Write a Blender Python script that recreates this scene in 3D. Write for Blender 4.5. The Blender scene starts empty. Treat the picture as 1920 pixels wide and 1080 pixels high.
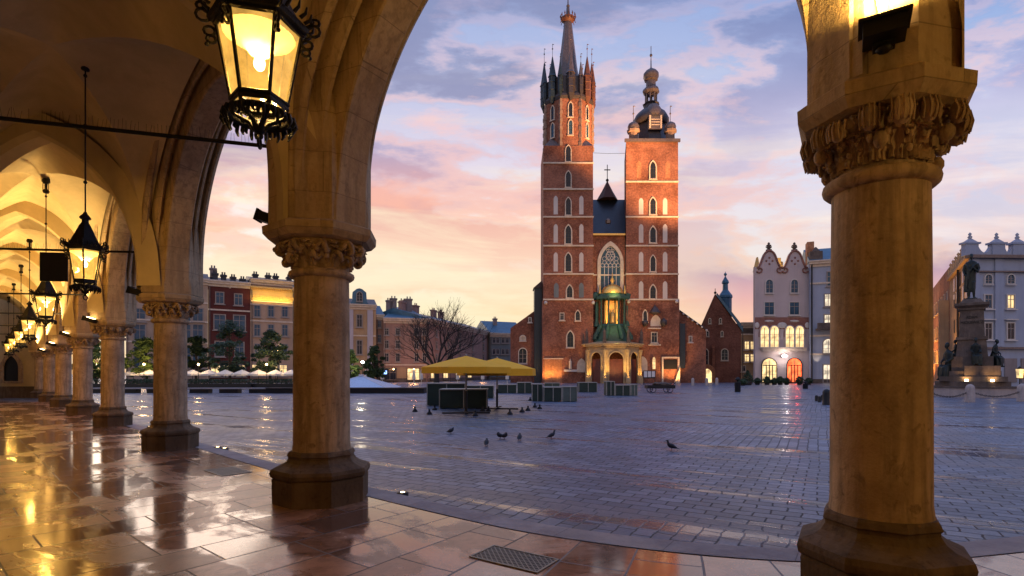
import bpy, math, random
from mathutils import Vector, Matrix, noise as mnoise
PI = math.pi
R = math.radians
C = bpy.context.scene.collection
sc = bpy.context.scene
FOC, CAMH = 1000.0, 1.6      # focal length in pixels of a 1920 wide frame, eye height
# ---------------------------------------------------------------- camera
cam = bpy.data.cameras.new('camera'); camo = bpy.data.objects.new('camera', cam); C.objects.link(camo)
camo.location = (0, 0, CAMH); camo.rotation_euler = (R(90), 0, 0)
cam.sensor_fit = 'HORIZONTAL'; cam.sensor_width = 36; cam.lens = 36 * FOC / 1920
cam.shift_y = (700 - 540) / 1920.0
cam.clip_start = 0.05; cam.clip_end = 3000
sc.camera = camo
sc.view_settings.view_transform = 'Standard'; sc.view_settings.look = 'None'
sc.view_settings.exposure = 0.1; sc.view_settings.gamma = 1
sc.cycles.use_denoising = True
sc.cycles.max_bounces = 7; sc.cycles.diffuse_bounces = 4; sc.cycles.glossy_bounces = 3
sc.cycles.transparent_max_bounces = 10; sc.cycles.transmission_bounces = 3
sc.cycles.sample_clamp_indirect = 4; sc.cycles.caustics_reflective = False; sc.cycles.caustics_refractive = False
# ---------------------------------------------------------------- node helpers
def lin(c):
    return tuple(((x / 255) / 12.92 if x <= 10 else (((x / 255) + .055) / 1.055) ** 2.4) for x in c) + (1,)
class NT:
    def __init__(s, nt): s.nt = nt; nt.nodes.clear()
    def n(s, typ, ins=None, **kw):
        nd = s.nt.nodes.new(typ)
        for k, v in kw.items(): setattr(nd, k, v)
        for k, v in (ins or {}).items():
            if isinstance(v, bpy.types.NodeSocket): s.nt.links.new(v, nd.inputs[k])
            elif v is not None: nd.inputs[k].default_value = v
        return nd
    def m(s, op, a, b=None, c=None, clamp=False):
        i = {0: a}
        if b is not None: i[1] = b
        if c is not None: i[2] = c
        return s.n('ShaderNodeMath', i, operation=op, use_clamp=clamp).outputs[0]
    def ramp(s, fac, stops, interp='LINEAR'):
        nd = s.n('ShaderNodeValToRGB', {0: fac}); cr = nd.color_ramp; cr.interpolation = interp
        while len(cr.elements) > 1: cr.elements.remove(cr.elements[-1])
        for i, (p, c) in enumerate(stops):
            e = cr.elements[0] if i == 0 else cr.elements.new(p)
            e.position = p; e.color = c if not isinstance(c, (int, float)) else (c, c, c, 1)
        return nd.outputs[0]
    def mix(s, f, a, b, blend='MIX'):
        nd = s.n('ShaderNodeMix', None, data_type='RGBA', blend_type=blend)
        for k, v in ((0, f), (6, a), (7, b)):
            if isinstance(v, bpy.types.NodeSocket): s.nt.links.new(v, nd.inputs[k])
            else: nd.inputs[k].default_value = v
        return nd.outputs[2]
    def noise(s, vec, scale, detail=4, rough=.55, dim='3D', dist=0):
        return s.n('ShaderNodeTexNoise', {'Vector': vec, 'Scale': scale, 'Detail': detail, 'Roughness': rough, 'Distortion': dist}, noise_dimensions=dim).outputs[0]
    def mapr(s, v, a, b, c, d):
        return s.n('ShaderNodeMapRange', {0: v, 1: a, 2: b, 3: c, 4: d}).outputs[0]
# ---------------------------------------------------------------- world: dawn sky with broken cloud
w = bpy.data.worlds.new('World'); sc.world = w; w.use_nodes = True
T = NT(w.node_tree)
gen = T.n('ShaderNodeTexCoord').outputs['Generated']
sep = T.n('ShaderNodeSeparateXYZ', {0: gen})
X, Y, Z = sep.outputs
el = T.m('DIVIDE', Z, T.m('SQRT', T.m('ADD', T.m('MULTIPLY', X, X), T.m('MULTIPLY', Y, Y))))     # tan of elevation
az = T.m('DIVIDE', X, T.m('ADD', T.m('ABSOLUTE', Y), .25))
eaz = T.m('MULTIPLY', el, T.m('SQRT', T.m('ADD', 1.0, T.m('MULTIPLY', az, az))))
right = T.mapr(az, .05, .62, 0, 1)
baseL = T.ramp(eaz, [(0, lin((255, 212, 140))), (.10, lin((255, 238, 186))), (.2, lin((255, 252, 240))), (.30, lin((255, 242, 240))), (.40, lin((232, 222, 240))), (.56, lin((190, 200, 236))), (.75, lin((156, 178, 228))), (1, lin((150, 178, 235)))])
baseR = T.ramp(eaz, [(0, lin((240, 176, 158))), (.10, lin((250, 200, 172))), (.2, lin((244, 226, 226))), (.32, lin((226, 224, 244))), (.45, lin((222, 228, 250))), (.6, lin((162, 186, 234))), (.75, lin((128, 158, 220))), (1, lin((130, 162, 225)))])
base = T.mix(right, baseL, baseR)
sky = T.n('ShaderNodeTexSky', sky_type='NISHITA', sun_disc=False, sun_elevation=R(3), sun_rotation=R(-35), altitude=200, air_density=1.2, dust_density=2).outputs[0]
skyb = T.mix(1.0, sky, (.06, .06, .06, 1), 'MULTIPLY')
base = T.mix(.12, base, skyb)
cx = T.m('MULTIPLY', az, 1.0); ce = T.m('MULTIPLY', eaz, 2.0)
cv = T.n('ShaderNodeCombineXYZ', {0: cx, 1: ce, 2: T.m('MULTIPLY', Y, .3)}).outputs[0]
n1 = T.noise(cv, 3.3, 12, .56, dist=.15)
cv2 = T.n('ShaderNodeVectorMath', {0: cv, 1: (3.3, 1.7, 0)}, operation='ADD').outputs[0]
n2 = T.noise(cv2, 5.2, 9, .62, dist=.2)
cvs = T.n('ShaderNodeCombineXYZ', {0: T.m('MULTIPLY', az, .9), 1: T.m('MULTIPLY', eaz, 5.0), 2: 4.4}).outputs[0]
n3 = T.noise(cvs, 2.6, 8, .6, dist=.4)
dark = T.ramp(eaz, [(0, lin((248, 190, 150))), (.14, lin((254, 208, 160))), (.24, lin((246, 188, 160))), (.34, lin((224, 170, 168))), (.42, lin((178, 164, 194))), (.52, lin((154, 156, 190))), (.7, lin((140, 150, 190))), (1, lin((130, 145, 195)))])
darkR = T.ramp(eaz, [(0, lin((225, 150, 145))), (.13, lin((214, 158, 160))), (.21, lin((165, 150, 178))), (.30, lin((170, 168, 200))), (.45, lin((196, 190, 222))), (.55, lin((156, 166, 210))), (.65, lin((118, 138, 190))), (1, lin((115, 140, 195)))])
dk = T.mix(right, dark, darkR)
m1 = T.mapr(n1, .43, .56, 0, 1)
m1 = T.m('MULTIPLY', m1, T.ramp(eaz, [(0, .2), (.12, .35), (.2, .65), (.3, .95), (.45, .95), (.6, 1), (1, 1)]))
thin = T.mapr(T.m('MULTIPLY', right, T.ramp(eaz, [(0, 0), (.2, .1), (.25, 1), (.42, .7), (.5, 0)])), 0, 1, 1, .2)
m1 = T.m('MULTIPLY', m1, thin)
shade = T.mapr(n1, .52, .68, 0, .5)
dk = T.mix(T.m('MULTIPLY', shade, T.ramp(eaz, [(0, 0), (.3, .2), (.42, 1), (1, 1)])), dk, T.mix(1.0, dk, (.72, .74, .80, 1), 'MULTIPLY'))
col = T.mix(m1, base, dk)
pink = T.ramp(eaz, [(0, lin((255, 190, 150))), (.2, lin((255, 196, 150))), (.3, lin((252, 186, 160))), (.42, lin((250, 196, 186))), (.55, lin((250, 210, 208))), (.7, lin((228, 196, 212))), (1, lin((180, 170, 200)))])
edge = T.m('MULTIPLY', T.mapr(n1, .44, .475, 0, 1), T.mapr(n1, .49, .53, 1, 0))
m2 = T.m('MULTIPLY', T.m('MAXIMUM', T.mapr(n2, .54, .66, 0, .65), T.m('MULTIPLY', edge, .5)), T.ramp(eaz, [(0, .4), (.2, .7), (.3, 1), (.55, .9), (.68, .3), (1, .1)]))
col = T.mix(T.m('MULTIPLY', m2, T.mapr(thin, .2, 1, .4, 1)), col, pink)
m3 = T.m('MULTIPLY', T.mapr(n3, .5, .64, 0, .8), T.ramp(eaz, [(0, .8), (.14, .9), (.3, .75), (.45, .25), (.6, 0)]))
col = T.mix(m3, col, T.mix(right, lin((255, 240, 205)), lin((250, 232, 226))))
# the low bank of purple cloud on the right
n4 = T.noise(T.n('ShaderNodeCombineXYZ', {0: T.m('MULTIPLY', az, 1.2), 1: T.m('MULTIPLY', eaz, 2.2), 2: 9}).outputs[0], 3.2, 7, .6)
bank = T.m('MULTIPLY', T.mapr(T.m('ADD', eaz, T.m('MULTIPLY', T.m('SUBTRACT', n4, .5), .16)), .185, .21, 1, 0), T.mapr(az, .2, .34, 0, .9))
bankR = T.mapr(T.m('ADD', eaz, T.m('ADD', T.m('MULTIPLY', T.m('SUBTRACT', n4, .5), .2), T.m('MULTIPLY', T.m('SUBTRACT', .95, az), .25))), .27, .33, 1, 0)
bank = T.m('MAXIMUM', bank, T.m('MULTIPLY', bankR, T.mapr(az, .68, .82, 0, .95)))
col = T.mix(bank, col, T.ramp(eaz, [(0, lin((244, 176, 150))), (.1, lin((248, 196, 170))), (.14, lin((226, 172, 172))), (.19, lin((176, 152, 176))), (.26, lin((128, 132, 168))), (.4, lin((130, 142, 186)))]))
lo = T.mapr(el, -.02, 0, 0, 1)
col = T.mix(lo, lin((70, 70, 85)), col)
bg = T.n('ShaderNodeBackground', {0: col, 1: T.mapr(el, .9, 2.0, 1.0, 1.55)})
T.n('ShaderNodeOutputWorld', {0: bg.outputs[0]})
# ---------------------------------------------------------------- sun: the faint glow before sunrise, behind the houses on the left
sl = bpy.data.lights.new('sun', 'SUN'); sl.energy = .35; sl.angle = R(25); sl.specular_factor = 0.0; sl.color = (1, .78, .62)
so = bpy.data.objects.new('sun', sl); C.objects.link(so); so.rotation_euler = (R(-80), 0, R(-35 + 0))
so.rotation_euler = Vector((.55, -.8, -.12)).to_track_quat('-Z', 'Y').to_euler()
# ---------------------------------------------------------------- materials
def pri(T, base, rough=.6, metal=0, bump=None, bstr=.2, bdist=.02, emit=None, estr=0, spec=.5, coat=0, ior=1.5):
    nrm = None
    if bump is not None:
        nrm = T.n('ShaderNodeBump', {'Height': bump, 'Strength': bstr, 'Distance': bdist}).outputs[0]
    i = {'Base Color': base, 'Roughness': rough, 'Metallic': metal, 'Specular IOR Level': spec, 'Coat Weight': coat, 'IOR': ior}
    if nrm: i['Normal'] = nrm
    if emit is not None: i['Emission Color'] = emit; i['Emission Strength'] = estr
    b = T.n('ShaderNodeBsdfPrincipled', i)
    T.n('ShaderNodeOutputMaterial', {0: b.outputs[0]}); return b
def newmat(name):
    m = bpy.data.materials.new(name); m.use_nodes = True; return m, NT(m.node_tree)
def c4(c): return tuple(c) + (1,)
def plain(name, c, rough=.6, metal=0, var=.25, scale=3, bump=.1, spec=.5):
    m, T = newmat(name); co = T.n('ShaderNodeTexCoord').outputs['Object']
    n = T.noise(co, scale, 6, .6); n2 = T.noise(co, scale * 7, 4)
    f = T.m('ADD', T.m('MULTIPLY', T.m('SUBTRACT', n, .5), 2 * var * 2), T.m('MULTIPLY', T.m('SUBTRACT', n2, .5), var))
    col = T.mix(1.0, c4(c), T.n('ShaderNodeCombineColor', {0: T.m('ADD', 1, f), 1: T.m('ADD', 1, f), 2: T.m('ADD', 1, f)}).outputs[0], 'MULTIPLY')
    pri(T, col, T.m('ADD', rough, T.m('MULTIPLY', T.m('SUBTRACT', n2, .5), .25)), metal, n2, bump, .02, spec=spec); return m
def stone(name, c, c2, dirt=.5, joints=None):
    m, T = newmat(name); co = T.n('ShaderNodeTexCoord').outputs['Object']
    n = T.noise(co, 1.6, 7, .62); fine = T.noise(co, 26, 6, .65)
    st = T.noise(T.n('ShaderNodeMapping', {'Vector': co, 'Scale': (7, 7, .7)}).outputs[0], 1.6, 6, .6)
    col = T.mix(T.mapr(n, .40, .60, 0, 1), c4(c), c4(c2))
    col = T.mix(T.m('MULTIPLY', T.mapr(st, .46, .62, 0, 1), dirt * .8), col, c4([x * .38 for x in c]))
    pits = T.noise(co, 9, 5, .6, dist=.6)
    col = T.mix(T.m('MULTIPLY', T.mapr(pits, .58, .68, 0, 1), dirt * .7), col, c4([x * .33 for x in c2]))
    col = T.mix(T.mapr(fine, .3, .75, 0, .3), col, c4([min(1, x * 1.35) for x in c]))
    h = T.m('ADD', T.m('MULTIPLY', fine, .5), T.m('MULTIPLY', n, 1.0))
    if joints:
        s = T.n('ShaderNodeSeparateXYZ', {0: co})
        bk = T.n('ShaderNodeTexBrick', {'Vector': T.n('ShaderNodeCombineXYZ', {0: T.m('ADD', T.m('MULTIPLY', s.outputs[0], .75), T.m('MULTIPLY', s.outputs[1], -.5)), 1: s.outputs[2], 2: 0}).outputs[0], 'Color1': (0, 0, 0, 1), 'Color2': (1, 1, 1, 1), 'Mortar': (.5, .5, .5, 1), 'Scale': 1, 'Mortar Size': .004, 'Brick Width': joints[0], 'Row Height': joints[1]})
        col = T.mix(T.mapr(bk.outputs[0], 0, 1, .28, 0), col, c4([x * .62 for x in c])); col = T.mix(T.m('MULTIPLY', bk.outputs[1], .55), col, c4([x * .25 for x in c]))
        h = T.m('SUBTRACT', h, T.m('MULTIPLY', bk.outputs[1], .8))
    pri(T, col, T.mapr(fine, .3, .7, .7, .9), 0, h, .7, .022, spec=.25); return m
def plaster(name, c, var=.16, streak=.35, rough=.85):
    m, T = newmat(name); co = T.n('ShaderNodeTexCoord').outputs['Object']
    n = T.noise(co, .35, 6, .6); f = T.noise(co, 6, 6, .65)
    st = T.noise(T.n('ShaderNodeMapping', {'Vector': co, 'Scale': (1.6, 1.6, .12)}).outputs[0], 1.5, 6, .62)
    col = T.mix(T.mapr(n, .35, .65, 0, 1), c4(c), c4([x * (1 - var * 1.6) for x in c]))
    col = T.mix(T.m('MULTIPLY', T.mapr(st, .5, .72, 0, 1), streak), col, c4([x * .45 for x in c]))
    col = T.mix(T.mapr(f, .35, .75, 0, var), col, c4([x * .5 for x in c]))
    pri(T, col, rough, 0, f, .25, .03, spec=.25); return m
def brick(name, c1, c2, mort, bw=.30, bh=.095, big=1.0):
    m, T = newmat(name); co = T.n('ShaderNodeTexCoord').outputs['Object']
    s = T.n('ShaderNodeSeparateXYZ', {0: co})
    v = T.n('ShaderNodeCombineXYZ', {0: T.m('ADD', s.outputs[0], s.outputs[1]), 1: s.outputs[2], 2: 0}).outputs[0]
    b = T.n('ShaderNodeTexBrick', {'Vector': v, 'Color1': c4(c1), 'Color2': c4(c2), 'Mortar': c4(mort), 'Scale': 1, 'Mortar Size': .010, 'Brick Width': bw, 'Row Height': bh, 'Bias': -.1})
    n = T.noise(co, .22, 8, .68); n2 = T.noise(co, 3.6, 7, .78)
    holes = T.n('ShaderNodeTexBrick', {'Vector': v, 'Color1': (0, 0, 0, 1), 'Color2': (1, 1, 1, 1), 'Mortar': (0, 0, 0, 1), 'Scale': 1, 'Mortar Size': 0, 'Brick Width': .62, 'Row Height': .3, 'Bias': -.72}).outputs[0]
    col = T.mix(T.m('MULTIPLY', holes, .55), b.outputs[0], c4([x * .35 for x in c1]))
    col = T.mix(T.m('MULTIPLY', T.mapr(n, .42, .62, 0, .75), big), col, c4([x * .36 for x in c1]))
    col = T.mix(T.mapr(n2, .52, .66, 0, .65), col, c4([min(1, c2[0] * 1.5), c2[1] * 1.6, c2[2] * 1.6])); col = T.mix(T.mapr(n2, .34, .46, .75, 0), col, c4([x * .32 for x in c1]))
    pri(T, col, .82, 0, b.outputs[1], -.3, .02, spec=.25); return m
def emis(name, c, s, pattern=True, dark=.25):
    m, T = newmat(name); co = T.n('ShaderNodeTexCoord').outputs['Object']
    n = T.noise(co, .9, 3, .5); n2 = T.noise(T.n('ShaderNodeMapping', {'Vector': co, 'Scale': (3.5, 3.5, .8)}).outputs[0], 1.4, 2, .5)
    f = T.m('MULTIPLY', T.mapr(n, .32, .62, dark, 1.15), T.mapr(n2, .35, .65, .7, 1.15)) if pattern else 1.0
    pri(T, c4([x * .3 for x in c]), .3, emit=c4(c), estr=T.m('MULTIPLY', f, s) if pattern else s); return m
def glassdark(name, c=(.012, .016, .024), rough=.15):
    m, T = newmat(name); co = T.n('ShaderNodeTexCoord').outputs['Object']
    n = T.noise(co, .6, 3)
    pri(T, T.mix(T.mapr(n, .35, .65, 0, 1), c4(c), c4([x * 2.2 for x in c])), rough, 0, T.noise(co, 1.3, 2), .25, .05, spec=.3); return m
M = {}
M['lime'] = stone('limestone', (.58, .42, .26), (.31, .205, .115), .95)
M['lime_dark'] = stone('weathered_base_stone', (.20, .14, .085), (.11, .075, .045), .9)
M['vault'] = plaster('vault_plaster', (.78, .62, .34), .22, .3)
M['spandrel'] = stone('pier_stone', (.58, .43, .25), (.44, .30, .16), .75, (.85, .46))
M['iron'] = plain('black_iron', (.010, .009, .009), .5, .4, .4, 12, .3)
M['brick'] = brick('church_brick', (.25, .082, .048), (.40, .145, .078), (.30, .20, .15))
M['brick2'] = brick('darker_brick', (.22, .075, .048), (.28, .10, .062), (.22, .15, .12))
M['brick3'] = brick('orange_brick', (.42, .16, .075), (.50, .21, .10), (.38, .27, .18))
M['trim'] = stone('church_stone_trim', (.68, .57, .45), (.55, .44, .34), .25)
M['trimw'] = plaster('white_plaster_niche', (.66, .60, .55), .1, .2)
M['slate'] = plain('dark_slate', (.012, .022, .036), .45, 0, .3, 2, .3)
M['copper'] = plain('blue_copper_roof', (.045, .13, .20), .42, .1, .35, 1.2, .1)
M['patina'] = plain('green_patina', (.030, .085, .062), .6, .1, .5, 2.5, .4)
M['lead'] = plain('lead_sheet', (.15, .115, .10), .4, .4, .4, 4, .3)
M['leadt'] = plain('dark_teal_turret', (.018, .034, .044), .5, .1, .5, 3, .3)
M['leadr'] = plain('orange_lit_turret', (.14, .055, .03), .6, .1, .5, 3, .3)  # rust brown with the orange floodlighting put into the colour
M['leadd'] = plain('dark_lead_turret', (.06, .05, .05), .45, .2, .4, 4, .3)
M['gold'] = plain('gilding', (.75, .45, .13), .32, .85, .3, 6, .3)
M['glass'] = glassdark('dark_window_glass')
M['glassb'] = glassdark('blue_window_glass', (.022, .055, .085), .2)
M['frame'] = plain('painted_window_frame', (.30, .25, .22), .6, 0, .1, 5, .1)
M['framed'] = plain('dark_window_frame', (.03, .025, .022), .5, 0, .2, 5, .1)
M['lit'] = emis('lit_window_glass', (1, .70, .32), 1.5)
M['litw'] = emis('pale_lit_window_glass', (1, .84, .60), 1.1)
M['litr'] = emis('red_lit_window_glass', (1, .13, .04), 3.2)
M['bulb'] = emis('lamp_bulb', (1, .74, .34), 30, False)
M['flood'] = emis('floodlight_lens', (1, .70, .32), 14, False)
M['wlight'] = emis('white_spot_lens', (1, .93, .86), 26, False)
M['black'] = plain('black_metal_box', (.006, .006, .007), .55, .1, .2, 8, .1)
M['green'] = plain('dark_green_panel', (.014, .034, .024), .6, 0, .25, 2, .1)
M['greenl'] = plain('pale_green_panel', (.10, .135, .11), .65, 0, .2, 2, .1)
M['alum'] = plain('pale_edge_strip', (.34, .33, .28), .5, .1, .2, 4, .1)
M['yellow'] = plain('yellow_canvas', (1.0, .47, .012), .8, 0, .08, 2, .15)
M['canvas'] = plain('cream_canvas', (.72, .66, .56), .8, 0, .1, 2, .15)
M['bark'] = plain('dark_bark', (.035, .026, .022), .9, 0, .3, 6, .3)
M['pigeon'] = plain('pigeon_feathers', (.022, .021, .028), .6, 0, .5, 25, .3)
M['bronze'] = plain('dark_bronze', (.016, .024, .024), .42, .5, .5, 4, .4)
M['granite'] = stone('monument_granite', (.15, .115, .095), (.085, .065, .055), .5)
M['pale_granite'] = stone('pale_granite', (.42, .36, .33), (.34, .29, .27), .3)
M['door'] = plain('dark_red_door', (.13, .03, .016), .5, 0, .3, 3, .2)
M['red'] = plain('red_cloth', (.30, .02, .015), .7)
M['white'] = plain('white_enamel', (.75, .72, .70), .5, 0, .05)
M['gtent'] = plain('fountain_glass_roof', (.50, .60, .72), .3, 0, .1, 1, .05)
def lampglass():
    m, T = newmat('amber_lantern_glass'); co = T.n('ShaderNodeTexCoord').outputs['Object']
    n = T.noise(co, 9, 5, .6)
    tr = T.n('ShaderNodeBsdfTransparent', {0: (1, .86, .55, 1)})
    em = T.n('ShaderNodeEmission', {0: (1, .53, .105, 1), 1: T.mapr(n, .3, .7, .75, 1.6)})
    gl = T.n('ShaderNodeBsdfGlossy', {0: (1, .9, .7, 1), 'Roughness': .08})
    a = T.n('ShaderNodeMixShader', {0: .55, 1: tr.outputs[0], 2: em.outputs[0]})
    b = T.n('ShaderNodeMixShader', {0: .05, 1: a.outputs[0], 2: gl.outputs[0]})
    T.n('ShaderNodeOutputMaterial', {0: b.outputs[0]}); return m
M['lampglass'] = lampglass()
def floormat():
    m, T = newmat('wet_marble_slabs'); uv = T.n('ShaderNodeUVMap').outputs[0]
    co = T.n('ShaderNodeTexCoord').outputs['Object']
    wob = T.noise(uv, .9, 2)
    s = T.n('ShaderNodeSeparateXYZ', {0: uv})
    v2 = T.n('ShaderNodeCombineXYZ', {0: s.outputs[0], 1: s.outputs[1], 2: 0}).outputs[0]
    def B(a, b, mo, bias=0, ms=.008):
        return T.n('ShaderNodeTexBrick', {'Vector': v2, 'Color1': a, 'Color2': b, 'Mortar': mo, 'Scale': 1, 'Mortar Size': ms, 'Mortar Smooth': .2, 'Brick Width': .92, 'Row Height': .50, 'Bias': bias}, offset=.33, offset_frequency=3)
    b0 = B((0, 0, 0, 1), (1, 1, 1, 1), (.5, .5, .5, 1))
    rnd = b0.outputs[0]; mort = b0.outputs[1]
    col = T.ramp(rnd, [(0, c4((.32, .145, .07))), (.25, c4((.50, .26, .15))), (.5, c4((.60, .37, .25))), (.72, c4((.15, .085, .07))), (1, c4((.68, .47, .34)))])
    vein = T.noise(co, 3.2, 8, .7, dist=1.2)
    col = T.mix(T.mapr(vein, .42, .62, 0, .75), col, c4((.20, .085, .04)))
    grit = T.noise(co, 30, 5, .7)
    col = T.mix(T.mapr(grit, .5, .8, 0, .35), col, c4((.12, .07, .05)))
    wet = T.noise(T.n('ShaderNodeMapping', {'Vector': uv, 'Scale': (1, .55, 1)}).outputs[0], 1.0, 7, .6, dist=.5)
    wt = T.mapr(T.m('ADD', wet, T.m('MULTIPLY', T.m('SUBTRACT', rnd, .5), .10)), .44, .50, 0, 1)
    far = T.mapr(s.outputs[1], 2, 12, .4, 0)
    col = T.mix(T.m('MULTIPLY', wt, .7), col, T.mix(1.0, col, (.50, .42, .38, 1), 'MULTIPLY'))
    col = T.mix(mort, col, (.03, .02, .016, 1))
    rg = T.m('ADD', T.mapr(wt, 0, 1, .27, .075), T.mapr(grit, .3, .8, 0, .07))
    rip = T.noise(co, 7, 4, .6)
    h = T.m('SUBTRACT', T.m('ADD', T.m('MULTIPLY', rip, .10), T.m('MULTIPLY', grit, T.mapr(wt, 0, 1, .14, .01))), T.m('MULTIPLY', mort, 1.2))
    h = T.m('ADD', h, T.m('MULTIPLY', rnd, .05))
    rg = T.m('MAXIMUM', rg, T.m('MULTIPLY', mort, .5))
    pri(T, col, rg, 0, h, .30, .012, spec=.5, ior=T.mapr(wt, 0, 1, 1.6, 2.2)); return m
M['floor'] = floormat()
def cobbles():
    m, T = newmat('wet_granite_setts'); co = T.n('ShaderNodeTexCoord').outputs['Object']
    an = R(59.7)       # rows run away from the arcade
    rot = T.n('ShaderNodeMapping', {'Vector': co, 'Rotation': (0, 0, -an)}).outputs[0]
    sr = T.n('ShaderNodeSeparateXYZ', {0: rot})
    pa = T.m('FLOOR', T.m('DIVIDE', T.m('ADD', sr.outputs[0], .6), 6.4)); pb = T.m('FLOOR', T.m('DIVIDE', T.m('ADD', sr.outputs[1], 2.9), 9.5))
    par = T.m('GREATER_THAN', T.m('ABSOLUTE', T.m('MODULO', T.m('ADD', pa, pb), 2)), .5)
    ra_ = T.n('ShaderNodeCombineXYZ', {0: sr.outputs[0], 1: sr.outputs[1], 2: 0}).outputs[0]; rb_ = T.n('ShaderNodeCombineXYZ', {0: sr.outputs[1], 1: sr.outputs[0], 2: 0}).outputs[0]
    lay = T.mix(par, ra_, rb_)
    d1 = T.n('ShaderNodeVectorMath', {0: T.n('ShaderNodeTexNoise', {'Vector': co, 'Scale': .5, 'Detail': 2}).outputs[1], 1: (.12, .12, 0)}, operation='MULTIPLY').outputs[0]
    d2 = T.n('ShaderNodeVectorMath', {0: T.n('ShaderNodeTexNoise', {'Vector': co, 'Scale': 4.5, 'Detail': 2}).outputs[1], 1: (.06, .06, 0)}, operation='MULTIPLY').outputs[0]
    wob = T.n('ShaderNodeVectorMath', {0: T.n('ShaderNodeVectorMath', {0: lay, 1: d1}, operation='ADD').outputs[0], 1: d2}, operation='ADD').outputs[0]
    b0 = T.n('ShaderNodeTexBrick', {'Vector': wob, 'Color1': (0, 0, 0, 1), 'Color2': (1, 1, 1, 1), 'Mortar': (.5, .5, .5, 1), 'Scale': 1, 'Mortar Size': .0135, 'Mortar Smooth': .7, 'Brick Width': .32, 'Row Height': .195, 'Bias': 0}, offset=.5)
    rnd, mort = b0.outputs[0], b0.outputs[1]
    s = T.n('ShaderNodeSeparateXYZ', {0: rot})
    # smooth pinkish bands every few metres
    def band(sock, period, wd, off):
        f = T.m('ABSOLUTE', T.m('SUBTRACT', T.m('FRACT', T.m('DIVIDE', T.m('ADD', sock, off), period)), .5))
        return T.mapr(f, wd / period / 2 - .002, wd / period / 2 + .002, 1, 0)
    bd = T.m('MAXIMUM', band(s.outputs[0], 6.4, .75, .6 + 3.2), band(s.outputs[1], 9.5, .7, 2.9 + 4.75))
    big = T.noise(co, .16, 6, .6)
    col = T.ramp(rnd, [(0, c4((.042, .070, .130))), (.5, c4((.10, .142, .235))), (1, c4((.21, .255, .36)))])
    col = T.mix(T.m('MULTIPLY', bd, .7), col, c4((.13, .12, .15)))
    fine = T.noise(co, 22, 5, .7)
    pat = T.noise(co, .55, 5, .6)
    col = T.mix(T.mapr(pat, .48, .62, 0, .55), col, c4((.035, .045, .07))); col = T.mix(T.mapr(pat, .3, .44, .5, 0), col, c4((.15, .15, .18)))
    col = T.mix(T.mapr(fine, .4, .75, 0, .5), col, c4((.045, .045, .055)))
    col = T.mix(T.m('MULTIPLY', mort, T.mapr(bd, 0, 1, 1, .35)), col, (.012, .012, .015, 1))
    st = T.noise(T.n('ShaderNodeMapping', {'Vector': rot, 'Scale': (1.5, .16, 1)}).outputs[0], 1.0, 6, .62)
    puddle = T.m('MAXIMUM', T.mapr(st, .54, .60, 0, 1), T.m('MULTIPLY', T.mapr(big, .56, .66, 0, 1), .6))
    rg = T.m('ADD', T.mapr(puddle, 0, 1, .42, .07), T.m('MULTIPLY', mort, .35))
    rg = T.m('ADD', rg, T.mapr(fine, .3, .8, -.04, .10))
    h = T.m('ADD', T.m('MULTIPLY', mort, T.mapr(bd, 0, 1, -1.0, -.3)), T.m('ADD', T.m('MULTIPLY', rnd, .55), T.m('MULTIPLY', fine, .4)))
    h = T.m('MULTIPLY', h, T.mapr(puddle, 0, 1, 1, .35))
    pri(T, col, rg, 0, h, .65, .02, spec=.6, ior=1.75); return m
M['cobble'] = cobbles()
M['kerb'] = stone('granite_kerb', (.46, .42, .42), (.30, .27, .28), .3, (.9, 9))
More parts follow.
